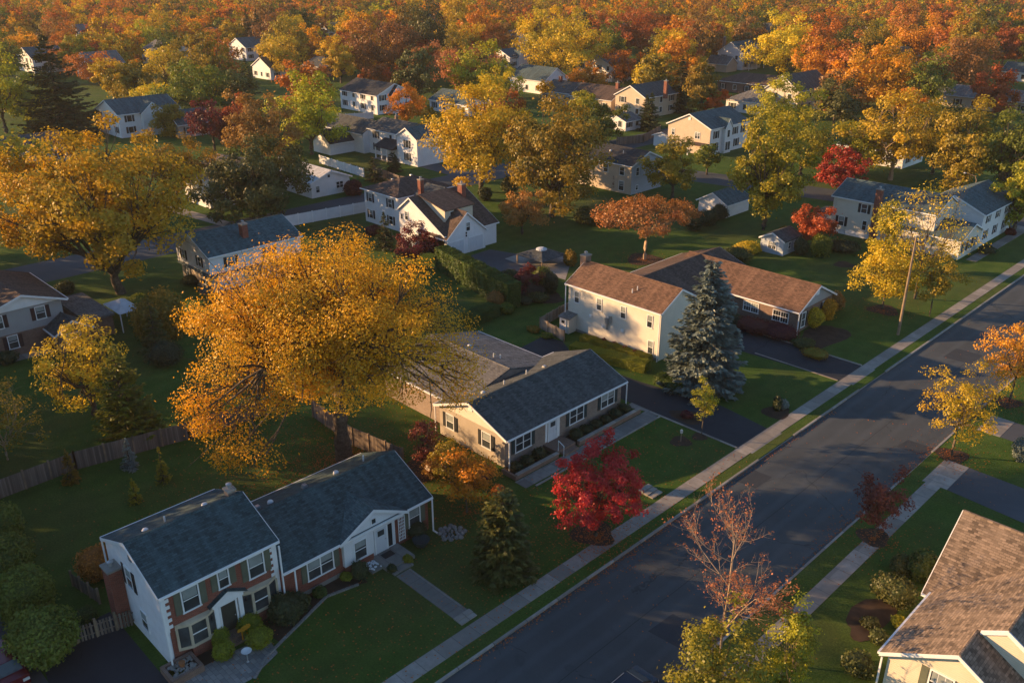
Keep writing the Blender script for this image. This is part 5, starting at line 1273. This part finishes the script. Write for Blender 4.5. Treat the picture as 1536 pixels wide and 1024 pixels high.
tree('low gold-green tree at the right edge behind the slate roof', 1520, 350, 232, 62, 'yelgreen', n=3400, ls=.4, base=.15, cl=36)
tree('great yellow tree with visible forked limbs in the upper centre', 840, 122, 10, 132, 'gold', n=8500, ls=.65, base=.2, cl=75, name='oak_tree')
tree('big red-brown oak right of the great yellow tree', 935, 90, 2, 92, 'rust', n=5000, ls=.7, base=.15, cl=50, name='oak_tree')
tree('bright gold round tree behind the spruces in the upper centre', 1008, 130, 45, 82, 'gold', n=4500, ls=.65, base=.15, cl=45)
tree('orange sapling before the white porch house in the upper centre', 935, 127, 70, 52, 'orange', n=2000, ls=.6, base=.2, cl=25)
tree('bright yellow tree right of the tall white farmhouse', 1168, 122, 20, 92, 'gold', n=5000, ls=.65, base=.2, cl=48)
tree('orange tree touching the right side of the bright yellow tree', 1222, 112, 15, 75, 'orange', n=3800, ls=.7, base=.2, cl=40)
tree('brown-gold broad oak left of the dark rust tree', 1300, 165, 58, 115, 'amber', n=6500, ls=.6, base=.15, cl=60, name='oak_tree')
tree('dark rust beech spreading over the long grey-brown roof', 1435, 142, 52, 118, 'brown', n=6500, ls=.6, base=.15, cl=60, name='beech_tree')
tree('orange tree with pale bare limbs left of the dark rust beech', 1378, 105, 25, 80, 'orange', n=3600, ls=.65, base=.2, cl=40)
tree('slim bright yellow tree left of the low brick house', 425, 118, 45, 62, 'yellow', n=3000, ls=.65, base=.15, cl=34)
tree('bright yellow tree right of the low brick house', 512, 125, 55, 58, 'yellow', n=3000, ls=.65, base=.2, cl=34)
tree('tall brown-orange oak behind the black-roofed white houses', 590, 118, 22, 110, 'brown', n=6000, ls=.65, base=.15, cl=55, name='oak_tree')
tree('gold tree above the pink rust trees', 690, 95, 28, 75, 'gold', n=3600, ls=.65, base=.15, cl=40)
tree('left pink rust thin tree above the teal-roofed house', 640, 130, 62, 55, 'pinkrust', n=2200, ls=.55, base=.2, cl=40, sparse=True)
tree('right pink rust wide thin tree above the teal-roofed house', 700, 145, 65, 95, 'pinkrust', n=3600, ls=.55, base=.2, cl=55, sparse=True)
tree('amber yard tree beside the white vinyl fence in the middle distance', 611, 187, 128, 62, 'amber', n=3000, ls=.45, base=.2, cl=34)
tree('low rust tree left of its orange neighbour behind the black roofs', 565, 128, 96, 42, 'rust', n=1800, ls=.6, base=.15, cl=22)
tree('low orange tree right of its rust neighbour behind the black roofs', 600, 128, 98, 46, 'redorange', n=1800, ls=.6, base=.15, cl=22)
tree('green tree between the olive oak and the tan gabled house', 895, 215, 148, 80, 'green', n=4500, ls=.45, base=.1, cl=45)
tree('pale olive tree behind the amber sheltering branches left of the tan gabled house', 870, 175, 128, 42, 'yelgreen', n=1900, ls=.5, base=.2, cl=22)
tree('dark green conifer before the tan gabled house porch', 968, 190, 140, 36, 'conifer', 'spruce', n=2200, ls=.6, name='spruce_tree')
tree('dark green conifer left of its twin below the white porch house', 562, 272, 232, 34, 'conifer', 'spruce', n=2000, ls=.45, name='spruce_tree', power=.5)
tree('dark green conifer right of its twin below the white porch house', 590, 258, 226, 28, 'conifer', 'spruce', n=1800, ls=.45, name='spruce_tree', power=.5)
tree('green tree behind the dark red maple at upper left', 355, 185, 92, 56, 'dkgreen', n=2800, ls=.55, base=.1, cl=30)
tree('gold tree cut off by the left edge above the grey roof', 10, 200, 62, 90, 'yelgreen', n=4200, ls=.55, base=.15, cl=42)
tree('pale gold tree right of the very tall dark spruce', 175, 150, 82, 62, 'gold', n=3200, ls=.6, base=.2, cl=34)
tree('light green narrow tree beside the tan gable house fence', 905, 205, 165, 30, 'green', n=1400, ls=.45, base=.1, cl=16)
tree('round green tree above the small grey-roofed house', 262, 205, 150, 52, 'olive', n=2400, ls=.5, base=.1, cl=28)
tree('rust tree between the dark red maple and rust brown tree', 360, 215, 140, 62, 'rust', n=3000, ls=.5, base=.15, cl=34)
tree('dark evergreen tree right of the broad green tree', 372, 140, 82, 46, 'conifer', 'spruce', n=3000, ls=.7, name='spruce_tree')
tree('gold tree behind the broad green tree', 262, 120, 68, 72, 'gold', n=3400, ls=.6, base=.15, cl=36)
tree('amber tree between the two bright yellow trees', 470, 92, 40, 66, 'amber', n=3000, ls=.65, base=.15, cl=34)
tree('olive tree at the left flank of the gold oak', 648, 235, 160, 60, 'olive', n=3000, ls=.45, base=.1, cl=34)
tree('dark olive tree under the brown-gold broad oak', 1250, 190, 110, 70, 'dkgreen', n=3600, ls=.55, base=.1, cl=36)
tree('yellow-green tree between colonial roof and cross street', 1288, 265, 175, 70, 'yelgreen', n=3600, ls=.45, base=.2, cl=38)
tree('dark green tree right of the wide yellow canopy', 1398, 262, 150, 78, 'dkgreen', n=4200, ls=.48, base=.12, cl=42)
tree('gold tree above the long grey-brown roof at right', 1490, 175, 100, 72, 'rust', n=3200, ls=.55, base=.15, cl=36)
tree('yellow tree behind the white porch house gable', 742, 160, 95, 70, 'gold', n=3400, ls=.55, base=.15, cl=36)
tree('rust tree behind the green tree left of the tan gabled house', 880, 150, 92, 58, 'amber', n=2600, ls=.6, base=.15, cl=30)
tree('rust tree left of the two white far houses at upper left', 150, 128, 72, 74, 'rust', n=3200, ls=.6, base=.12, cl=36)
tree('olive tree right of the two white far houses at upper left', 205, 150, 92, 78, 'olive', n=3400, ls=.6, base=.12, cl=36)
tree('green tree in front of the tall dark spruce, nearer the left edge', 40, 176, 108, 80, 'green', n=3600, ls=.55, base=.12, cl=38)
# shrubs and hedges
bush('tallest yellow-green globe shrub on the white split-level house lawn', 246, 505, 5.6, 5.6, 5.0, 'olive', 5200, .3, lump=.2)
bush('round clipped evergreen nearest the picket fence in the lower left hedge row', 72, 985, 4.2, 3.9, 3.3, 'cliphedge', 6500, .2, lump=.08)
bush('clipped evergreen second from the picket fence in the lower left hedge row', 42, 920, 4.0, 3.6, 3.3, 'cliphedge', 6000, .2, lump=.08)
bush('clipped evergreen third from the picket fence in the lower left hedge row', 14, 868, 4.0, 3.8, 3.2, 'cliphedge', 5500, .2, lump=.08)
bush('clipped evergreen farthest from the picket fence, cut by the left edge', 0, 815, 3.6, 3.6, 3.0, 'cliphedge', 4500, .2, lump=.08)
bush('rusty brown rounded shrub behind the brick chimney', 150, 865, 2.6, 2.6, 2.4, 'rust', 1800, .17)
bush('low green shrub behind the picket fence by the chimney', 128, 930, 1.6, 1.6, .9, 'hedge', 700, .16)
for i, (px, py, w, h, l) in enumerate([(330, 963, 1.25, 1.05, 'golden clipped shrub left of the front door, nearer the wall'), (337, 985, 1.3, 1.1, 'golden clipped shrub left of the front path, nearer the patio'), (376, 945, 1.5, 1.2, 'golden clipped shrub right of the front door, nearer the wall'), (390, 968, 1.6, 1.3, 'golden clipped shrub right of the front path, nearer the lawn')]):
    bush(l, px, py, w, w, h, 'golden_hedge', 1500, .12, group='golden clipped shrubs by the front door', lump=.07)
bush('large dark spreading yew between the two halves of the brick house', 430, 922, 3.0, 2.6, 1.5, 'conifer', 2600, .17, lump=.18)
for i, (px, py, w, h, c, l) in enumerate([(480, 893, 1.0, .6, 'hedge', 'low shrub under the double window of the wing'), (520, 868, .9, .5, 'golden_hedge', 'small yellowish mound in the curved bed'), (541, 866, 1.4, 1.3, 'conifer', 'dark round shrub left of the wing entrance'), (588, 857, .7, .55, 'conifer', 'tiny dark mound beside the pebble bed'), (622, 802, 2.2, 1.3, 'conifer', 'dark shrub mass under the right window of the wing'), (612, 842, .8, .5, 'golden_hedge', 'little yellowish mound where path meets doorstep'), (455, 905, 1.0, .7, 'dkgreen', 'low dark mound right of the spreading yew')]):
    bush(l, px, py, w, w * .9, h, c, 800, .13)
for i, (u, w, h) in enumerate([(45.6, 1.2, .8), (46.9, 1.3, .9), (48.4, 1.4, 1.0), (53.2, 1.4, 1.0), (54.6, 1.3, .8), (56.0, 1.2, .8), (57.4, 1.2, .75), (58.8, 1.3, .9), (60.1, 1.3, 1.0)]):
    bush('low dark clipped shrub in the terrace bed under the ranch windows', 0, 0, w, 1.1, h, 'conifer', 700, .13, group='dark shrubs along the ranch front', xy=(-45.4, u))
bush('dark burgundy shrub in the side bed of the ranch', 712, 722, 2.6, 3.4, 1.5, 'dkred', 1500, .16)
bush('brown-green shrub between the ranch wall and amber maple', 660, 712, 3, 3, 1.9, 'brown', 1500, .17)
bush('small rust shrub at the front left corner of the ranch terrace', 748, 745, 1.3, 1.3, 1.0, 'rust', 600, .13)
# boxwood hedges by the cream house
def hedge(label, pts, w, h, colr, n, ls, name='hedge', wob=.05):
    a, b = pts; L = math.hypot(b[0] - a[0], b[1] - a[1]); c = ((a[0] + b[0]) / 2, (a[1] + b[1]) / 2)
    rg = np.random.default_rng(NT[0] * 11 + 1); A = np.array([L * h, L * h, L * w * 1.2, w * h, w * h]); f = rg.choice(5, n, p=A / A.sum())
    u, v = rg.uniform(-1, 1, n), rg.uniform(-1, 1, n); pos = np.zeros((n, 3)); nr = np.zeros((n, 3))
    for k_, (nx, ny, nz) in enumerate(((0, 1, 0), (0, -1, 0), (0, 0, 1), (1, 0, 0), (-1, 0, 0))):
        m = f == k_; uu, vv = u[m], v[m]; nr[m] = (nx, ny, nz)
        if k_ < 2: pos[m] = np.stack([uu * L / 2, np.full(m.sum(), ny * w / 2), (vv + 1) * h / 2], 1)
        elif k_ == 2: pos[m] = np.stack([uu * L / 2, vv * w / 2, np.full(m.sum(), h)], 1)
        else: pos[m] = np.stack([np.full(m.sum(), nx * L / 2), uu * w / 2, (vv + 1) * h / 2], 1)
    # soften the arrises and let the faces wander a little
    lo_ = np.array([L / 2, w / 2, h]) - .18 * min(w, h); e = np.maximum(np.abs(pos) - lo_ , 0); k2 = (e > 0).sum(1) > 1
    pos[k2] -= np.sign(pos[k2]) * e[k2] * .3
    wv = wob * (np.sin(pos[:, 0] * 1.9 + 1) + np.sin(pos[:, 0] * 4.3 + pos[:, 2] * 2)) + rg.normal(size=n) * ls * .28
    pos += nr * wv[:, None]; pos[:, 2] = np.maximum(pos[:, 2], .03)
    tint = .5 + .17 * rg.normal(size=n) + .12 * np.sin(pos[:, 0] * 2.3)
    Lm = leaf_mesh('foliage', pos, nr, ls, tint, rg, .7, outb=1.2)
    x, y, z = L / 2 - ls * .6, w / 2 - ls * .6, h - ls * .6
    cv = [(-x, -y, 0), (x, -y, 0), (x, y, 0), (-x, y, 0), (-x, -y, z), (x, -y, z), (x, y, z), (-x, y, z)]
    Q = [cv[i] for fc_ in ((4, 5, 6, 7), (0, 1, 5, 4), (1, 2, 6, 5), (2, 3, 7, 6), (3, 0, 4, 7)) for i in fc_]
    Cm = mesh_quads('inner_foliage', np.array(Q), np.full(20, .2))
    root = thing(name, label, 'hedge', (c[0], c[1], 0)); root.rotation_euler = (0, 0, math.atan2(b[1] - a[1], b[0] - a[0])); NT[0] += 1
    add_mesh('inner_foliage', Cm, 'leaf_' + colr, root); add_mesh('foliage', Lm, 'leaf_' + colr, root)
    return root
hedge('long low clipped boxwood hedge in front of the cream house', (at(858, 527), at(972, 557)), 1.6, 1.05, 'golden_hedge', 9000, .12)
hedge('second clipped boxwood hedge row, close under the cream wall', (at(872, 512), at(975, 545)), 1.0, .9, 'golden_hedge', 5500, .12)
for i, (px, py) in enumerate([(906, 520), (922, 525), (937, 531), (952, 537)]): bush('small burgundy shrub between the two boxwood hedge rows', px, py, .8, .8, 1.05, 'dkred', 350, .13, group='burgundy shrubs between boxwood rows')
hedge('low dark hedge at the foot of the blue spruce', (at(985, 572), at(1040, 592)), 1.6, 1.0, 'hedge', 4500, .14)
hedge('tall dense arborvitae hedge beside the double garage driveway', (at(662, 402), at(772, 462)), 2.2, 3.3, 'hedge', 20000, .2, wob=.10)
hedge('low dark hedge behind the ranch rear roof', (at(700, 488), at(742, 470)), 2.2, 1.4, 'hedge', 6000, .16)
bush('pale brown flowering bush by the end of the tall hedge', 744, 462, 2.4, 2.4, 2.2, 'brown', 1500, .17)
for px, py, w, h, c, l in [(760, 470, 1.8, 1.3, 'green', 'small green shrub at the foot of the tall hedge'), (765, 425, 2.4, 2.0, 'dkgreen', 'dark shrub at the left of the planted island'), (812, 425, 2.6, 2.4, 'green', 'green shrub behind the little red maple'), (826, 440, 2.0, 2.9, 'conifer', 'pointed dark conifer shrub at the right of the planted island'), (808, 452, 2.4, 1.2, 'dkgreen', 'low dark mound at the front of the planted island'), (785, 455, 2.2, .9, 'conifer', 'low grassy mound under the little red maple'), (855, 398, 1.8, 2.2, 'olive', 'olive bush beside the brown chimney of the cream house'),
        (668, 384, 1.9, 1.6, 'dkgreen', 'dark spiky shrub beside the left garage door'), (800, 497, 1.6, .6, 'olive', 'low olive plants in the bed by the deck screen'), (820, 506, 1.5, .5, 'green', 'low green plants beside the dark path'),
        (1060, 338, 3.0, 2.5, 'conifer', 'round evergreen left of its twin by the single garage'), (1040, 345, 3.0, 2.4, 'conifer', 'round evergreen farthest left by the single garage'), (1078, 330, 2.8, 2.6, 'conifer', 'round evergreen right of its twin by the single garage'), (880, 335, 4.2, 2.5, 'dkgreen', 'dark shrub mass under the olive oak'), (905, 338, 3.5, 2.2, 'hedge', 'green shrub right of the shrub mass under the olive oak'),
        (1229, 385, 2.8, 3.0, 'green', 'clipped globe tree right of the brilliant red maple'), (1200, 382, 2.0, 2.4, 'conifer', 'dark shrub at the right wall of the garden shed'), (1262, 375, 5.0, 1.4, 'conifer', 'long dark shrub under the colonial foundation'),
        (1105, 392, 4.0, 2.0, 'dkgreen', 'dark shrub left of the garden shed'), (1085, 400, 3.4, 1.8, 'dkred', 'wine-dark shrub farther left of the garden shed'), (1120, 378, 4, 1.4, 'yellow', 'yellow-topped hedge behind the garden shed'),
        (1130, 497, 4.2, 1.5, 'dkred', 'dark wine hedge along the brick side wall, left part'), (1168, 505, 4.2, 1.5, 'dkred', 'dark wine hedge along the brick side wall, right part'), (1205, 520, 2.6, .9, 'dkgreen', 'low green plants at the driveway end of the brick house'), (1222, 535, 2.6, .8, 'olive', 'low olive plants near the driveway corner'), (1095, 488, 3, 1.6, 'conifer', 'dark shrub between blue spruce and brick wall'),
        (1220, 490, 2.3, 2.4, 'gold', 'golden round bush left of its neighbour at the brick gable'), (1236, 478, 2.5, 2.6, 'amber', 'amber round bush in the middle of three at the brick gable'), (1250, 465, 2.5, 2.4, 'brown', 'brown-gold round bush right of three at the brick gable'),
        (1030, 625, 1.2, .5, 'dkred', 'low dark clump in the mulch ring near the ranch driveway'), (1165, 615, .9, 1.5, 'conifer', 'narrow dark cone shrub on the lawn by the pavement'), (1173, 612, 1.1, .9, 'blue', 'pale flowering mound beside the narrow cone shrub'),
        (1338, 905, 2.6, 2.2, 'dkgreen', 'large dark round shrub beside the cream corner house'), (1352, 858, 1.8, 1.3, 'dkgreen', 'grey-green shrub above the large round shrub'), (1380, 868, 2.4, 2.3, 'hedge', 'green shrub tucked against the brown roof eave'), (1346, 940, .9, .9, 'yelgreen', 'yellow-green clump under the gutter'), (1305, 940, 1.2, .7, 'dkgreen', 'low plant in the mulch bed of the corner house'), (1318, 962, 1.3, .8, 'dkgreen', 'low plant near the bottom of the mulch bed'), (1285, 1005, 2, 1.2, 'dkgreen', 'dark shrub at the bottom edge near the cream wall'),
        (530, 292, 3.2, 2.6, 'dkred', 'round burgundy shrub at the corner of the white cottage'), (560, 352, 2.4, 1.4, 'dkred', 'low purple shrub by the hip-roofed house'), (290, 425, 3.2, 1.2, 'conifer', 'dark planting at the side of the white split-level house'), (310, 440, 2.0, .9, 'blue', 'pale plants at the corner of the white split-level house'), (250, 545, 4.0, 2.4, 'conifer', 'dark evergreen mass below the globe shrub'), (210, 470, 3.0, 2.6, 'green', 'green bush beside the white canopy'), (100, 440, 2.6, 1.6, 'conifer', 'small dark bush on the lawn behind the grey house'),
        (925, 285, 2.6, 3.2, 'dkred', 'dark maroon arborvitae in front of the tan rear wall'), (1178, 350, 2, 1, 'olive', 'low olive clump by the red maple'), (1530, 690, 1.6, 2.2, 'blue', 'small blue-green shrub at the right edge'), (300, 302, 2.2, 1.4, 'golden_hedge', 'yellowish round bush by the far white house path'), (12, 545, 2.2, 1.4, 'conifer', 'dark bush under the grey house windows'), (1480, 380, 2.2, 1.2, 'conifer', 'dark shrub before the white wing by the pavement'), (1515, 352, 1.6, 1.0, 'dkred', 'wine-dark shrub at the end of the white wing'), (765, 290, 3.2, 3.0, 'dkgreen', 'dark evergreen bush on the verge beside the cape house'), (727, 300, 2.6, 2.2, 'conifer', 'dark bush behind the cape house chimney')]:
    bush(l, px, py, w, w * .92, h, c, int(500 + 220 * w * h), .17 if py > 400 else .25, lump=.16)

# ---- woods: prototypes copied as individual trees, then the rest as one far wood
protos = []
for i, (kind, hh, rr) in enumerate([('dome', 16, 8.4), ('dome', 18, 9.0), ('dome', 14, 8.0), ('oval', 19, 7.4), ('oval', 16, 6.6), ('dome', 17, 9.6)]):
    protos.append((broadleaf(900 + i, hh, rr, .12, 60, 4600, .78, shape=kind), hh, rr))
pc = (spruce(950, 17, 4.4, 2400, .9), 17, 4.4)
HB = []
bpy.context.view_layer.update()
for o in list(bpy.data.objects):
    if o.type == 'MESH' and o.name.split('.')[0] == 'wall' and o.parent is not None:
        vs = [o.parent.location + v.co for v in o.data.vertices]; HB.append((min(v.x for v in vs), max(v.x for v in vs), min(v.y for v in vs), max(v.y for v in vs)))
HB0 = list(HB)
for x0, x1, y0, y1 in ((-134, -121, -60, 190), (-125, -20, 136, 166), (-36, -18, -100, 420)): HB.append((x0, x1, y0, y1))
HS = []
for a, b, c, d in HB0:
    if c < 60: continue
    P8 = [proj(u, v, w) for u in (a, b) for v in (c, d) for w in (0, 6)]
    z_ = min(q[2] for q in P8)
    if 120 < z_ < 620: HS.append((min(q[0] for q in P8), max(q[0] for q in P8), min(q[1] for q in P8), max(q[1] for q in P8), z_))
for a, b, r in PLANTED:
    g0, g1 = proj(a, b, 0), proj(a, b, r * 2.2); rw = r * F / g0[2]
    if g0[2] > 150: HS.append((g0[0] - rw, g0[0] + rw, g1[1], (g0[1] + g1[1]) / 2, g0[2]))
def free(x, y, r):
    b0, t0 = proj(x, y, 2), proj(x, y, r * 1.9); rw = r * F / b0[2]
    for u0, u1, v0, v1, z_ in HS:
        if b0[2] < z_ + 4:
            ox = min(u1, b0[0] + rw) - max(u0, b0[0] - rw); oy = min(v1, b0[1]) - max(v0, t0[1])
            if ox > 0 and oy > 0 and ox * oy > (.30 if z_ < 330 else .62) * (u1 - u0) * (v1 - v0): return False
    for a, b, c, d in HB:
        if a - r * .55 < x < b + r * .55 and c - r * .55 < y < d + r * .55: return False
        # keep the sight line onto house fronts open: trees directly in front, towards the camera
        if 150 < c < 260 and a - 1 < x < b + 6 and c - 7 < y < d + 1: return False
    return all((x - a) ** 2 + (y - b) ** 2 > (.5 * (r + q)) ** 2 for a, b, q in PLANTED)
PAL = [('rust', .15), ('brown', .2), ('amber', .13), ('olive', .22), ('orange', .05), ('gold', .09), ('yelgreen', .06), ('green', .09), ('dkgreen', .10)]
names_, wts_ = [p[0] for p in PAL], np.array([p[1] for p in PAL]); wts_ = wts_ / wts_.sum()
WORD = {'rust': 'rust red', 'brown': 'brown', 'amber': 'amber', 'olive': 'olive', 'orange': 'orange', 'gold': 'gold', 'green': 'green', 'yelgreen': 'yellow-green', 'dkgreen': 'dark green', 'redorange': 'red-orange', 'conifer': 'dark conifer'}
cand = []
step = 12.2
for i in range(-95, 34):
    for j in range(8, 100):
        x, y = i * step + RNG.uniform(-4.5, 4.5), j * step + RNG.uniform(-4.5, 4.5)
        px, py, zc = proj(x, y, 0)
        if zc < 60 or zc > 820: continue
        pt = proj(x, y, 16)[1]
        if px < -60 or px > 1600 or py < -8: continue
        if py > 240 and not (px < 60 and py < 330): continue
        if pt > 190: continue
        cand.append((py, px, x, y, zc))
cand.sort(key=lambda t: -t[0])
near, far = [], []
for py, px, x, y, zc in cand:
    k_ = int(RNG.integers(0, len(protos))); s = float(RNG.uniform(.75, 1.2)); r = protos[k_][2] * s
    if not free(x, y, r): continue
    if zc < 430: PLANTED.append((x, y, r * .8))
    (near if len(near) < 185 else far).append((py, px, x, y, k_, s))
print('near', len(near), 'far', len(far))
first = {}
for py, px, x, y, k_, s in near:
    c = str(RNG.choice(names_, p=wts_)); side = 'left' if px < 512 else ('centre' if px < 1024 else 'right')
    con = RNG.random() < .05
    if con: c = 'conifer'
    w_ = WORD[c]; g_ = f'{w_} trees of the upper {side} woods'
    (W, L), hh, rr = pc if con else protos[k_]
    q = thing('spruce_tree' if con else 'woodland_tree', f'{w_} tree in the autumn woods at the upper {side} of the view', 'tree', (x, y, 0), g_)
    q.rotation_euler = (0, 0, float(RNG.uniform(0, 6.28))); z_ = s * float(RNG.uniform(.88, 1.12)); q.scale = (s, s, z_)
    for nm, me, mt in (('trunk', W, M['bark']), ('crown', L, M['leaf_' + c])):
        key = (id(me),)
        if key not in first: o = add_mesh(nm, me, 'bark', q); first[key] = o
        else: o = first[key].copy(); col.objects.link(o); o.parent = q
        o.material_slots[0].link = 'OBJECT'; o.material_slots[0].material = mt
far = [f_ for a in far for f_ in (a, (a[0], a[1], a[2] + float(RNG.uniform(4, 8)), a[3] + float(RNG.uniform(-7, 7)), int(RNG.integers(0, 6)), a[5] * .9))]
rr_ = [(x, y) for (_, _, x, y, _, _) in far]
# far wood as one mass
fp = []
for i, (kind, hh, rr) in enumerate([('dome', 15, 7.6), ('oval', 17, 7), ('dome', 14, 7.8)]):
    W, L = broadleaf(980 + i, hh, rr, .10, 36, 1000, 1.45, shape=kind); n = len(L.vertices)
    v = np.empty(n * 3, np.float32); L.vertices.foreach_get('co', v); t = np.empty(n, np.float32); L.attributes['tint'].data.foreach_get('value', t); fp.append((v.reshape(-1, 3), t))
VV, CC = [], []
for py, px, x, y, k_, s in far:
    v, t = fp[k_ % 3]; a = RNG.uniform(0, 6.28); ca, sa = math.cos(a), math.sin(a); s *= RNG.uniform(.66, 1.02)
    w = np.stack([(v[:, 0] * ca - v[:, 1] * sa) * s + x, (v[:, 0] * sa + v[:, 1] * ca) * s + y, v[:, 2] * s], 1); VV.append(w)
    A, B = LEAFC[str(RNG.choice(names_, p=wts_))]; br = RNG.uniform(.8, 1.15)
    cc = (np.array(B)[None] + (np.array(A) - np.array(B))[None] * t[:, None]) * br; CC.append(np.concatenate([cc, np.ones((len(cc), 1))], 1))
if VV:
    me = mesh_quads('far_woods', np.concatenate(VV), None, np.concatenate(CC)); me.materials.append(M['far'])
    o = bpy.data.objects.new('far_woods', me); col.objects.link(o); tag(o, 'hazy mass of rust and gold autumn woods along the top of the view', 'woods', None, 'stuff')
# trees outside the frame to the left, whose long shadows fall over the foreground
for i, (x, y, k_, s) in enumerate([(-104, -2, 0, 1.0), (-92, -14, 1, 1.25), (-84, 2, 3, 1.05), (-76, -26, 2, 1.2), (-62, -22, 4, 1.0), (-118, 12, 5, 1.0), (-128, -6, 1, 1.1), (-150, 20, 0, 1.1), (-160, 38, 5, 1.1), (-50, -40, 3, 1.0), (-110, -30, 5, 1.25), (-96, -48, 1, 1.3), (-140, 4, 3, 1.1), (-66, 1, 1, .72), (-74, -8, 5, 1.15), (-80, 10, 0, .62)]):
    print('off', i, [round(v) for v in proj(x, y, 12)[:2]], [round(v) for v in proj(x, y, 0)[:2]])
    (W, L), hh, rr = protos[k_]
    c = ['gold', 'amber', 'olive'][i % 3]
    plant('maple_tree', f'{WORD[c]} yard tree standing beyond the left edge of the view', 'tree', x, y, (W, L), c, s=(s, s, s), rz=i * 1.7, group=f'{WORD[c]} trees beyond the left edge')

# fallen leaves on kerb, lawn and road
pts = []
for _ in range(900): pts.append((-31.9 + abs(RNG.normal()) * .28, RNG.uniform(28, 75), -.115))
for _ in range(500): pts.append((-21.95 - abs(RNG.normal()) * .3, RNG.uniform(38, 75), -.115))
for _ in range(1500):
    x, y = at(893, 803); a, q = RNG.uniform(0, 6.28), abs(RNG.normal()) * 3.2; xx, yy = x + q * math.cos(a), y + q * math.sin(a)
    pts.append((xx, yy, .03 if xx < -32.05 else -.115))
for _ in range(6500):
    a, q = RNG.uniform(0, 6.28), abs(RNG.normal()) * 9; pts.append((-57 + q * math.cos(a), 36 + q * math.sin(a), .03))
for _ in range(1600): pts.append((RNG.uniform(-43, -32.3), RNG.uniform(14, 61), .03))
for cx_, cy_ in (at(1427, 683), at(1325, 466), at(967, 389), at(1311, 806), at(700, 768), at(1514, 603)):
    for _ in range(450):
        a, q = RNG.uniform(0, 6.28), abs(RNG.normal()) * 2.8; xx = cx_ + q * math.cos(a); pts.append((xx, cy_ + q * math.sin(a), .03 if not -32.05 < xx < -21.75 else -.115))
for _ in range(250): pts.append((RNG.uniform(-31.5, -22), RNG.uniform(20, 110), -.118))
P = np.array([p for p in pts if not (-56 < p[0] < -44 and 14 < p[1] < 36)]); rg = np.random.default_rng(3); N = len(P)
me = leaf_mesh('fallen_leaves', P, np.tile([0, 0, 1.0], (N, 1)), .13, rg.random(N), rg, .8, None, 2.0, 2.0); me.materials.append(M['leaf_rust'])
o = bpy.data.objects.new('fallen_leaves', me); col.objects.link(o); tag(o, 'scattered fallen leaves along the kerbs, lawns and under trees', 'leaves', None, 'stuff')

# ---- air
hz = MB().box(-1500, 500, -300, 1500, -2, 46)
hm = bpy.data.materials.new('haze'); hm.use_nodes = True; t = hm.node_tree; t.nodes.clear()
pv = t.nodes.new('ShaderNodeVolumePrincipled'); ou = t.nodes.new('ShaderNodeOutputMaterial'); t.links.new(pv.outputs[0], ou.inputs['Volume'])
pv.inputs['Color'].default_value = (.96, .91, .84, 1); pv.inputs['Density'].default_value = .00010; pv.inputs['Anisotropy'].default_value = .1
if True:
    o = hz.build('haze', hm); tag(o, None, None, None, 'stuff')
print('objects', len(bpy.data.objects))

for o in bpy.data.objects:
    if o.get('label') and len(o['label'].split()) > 16: print('LONG', o.name, o['label'])
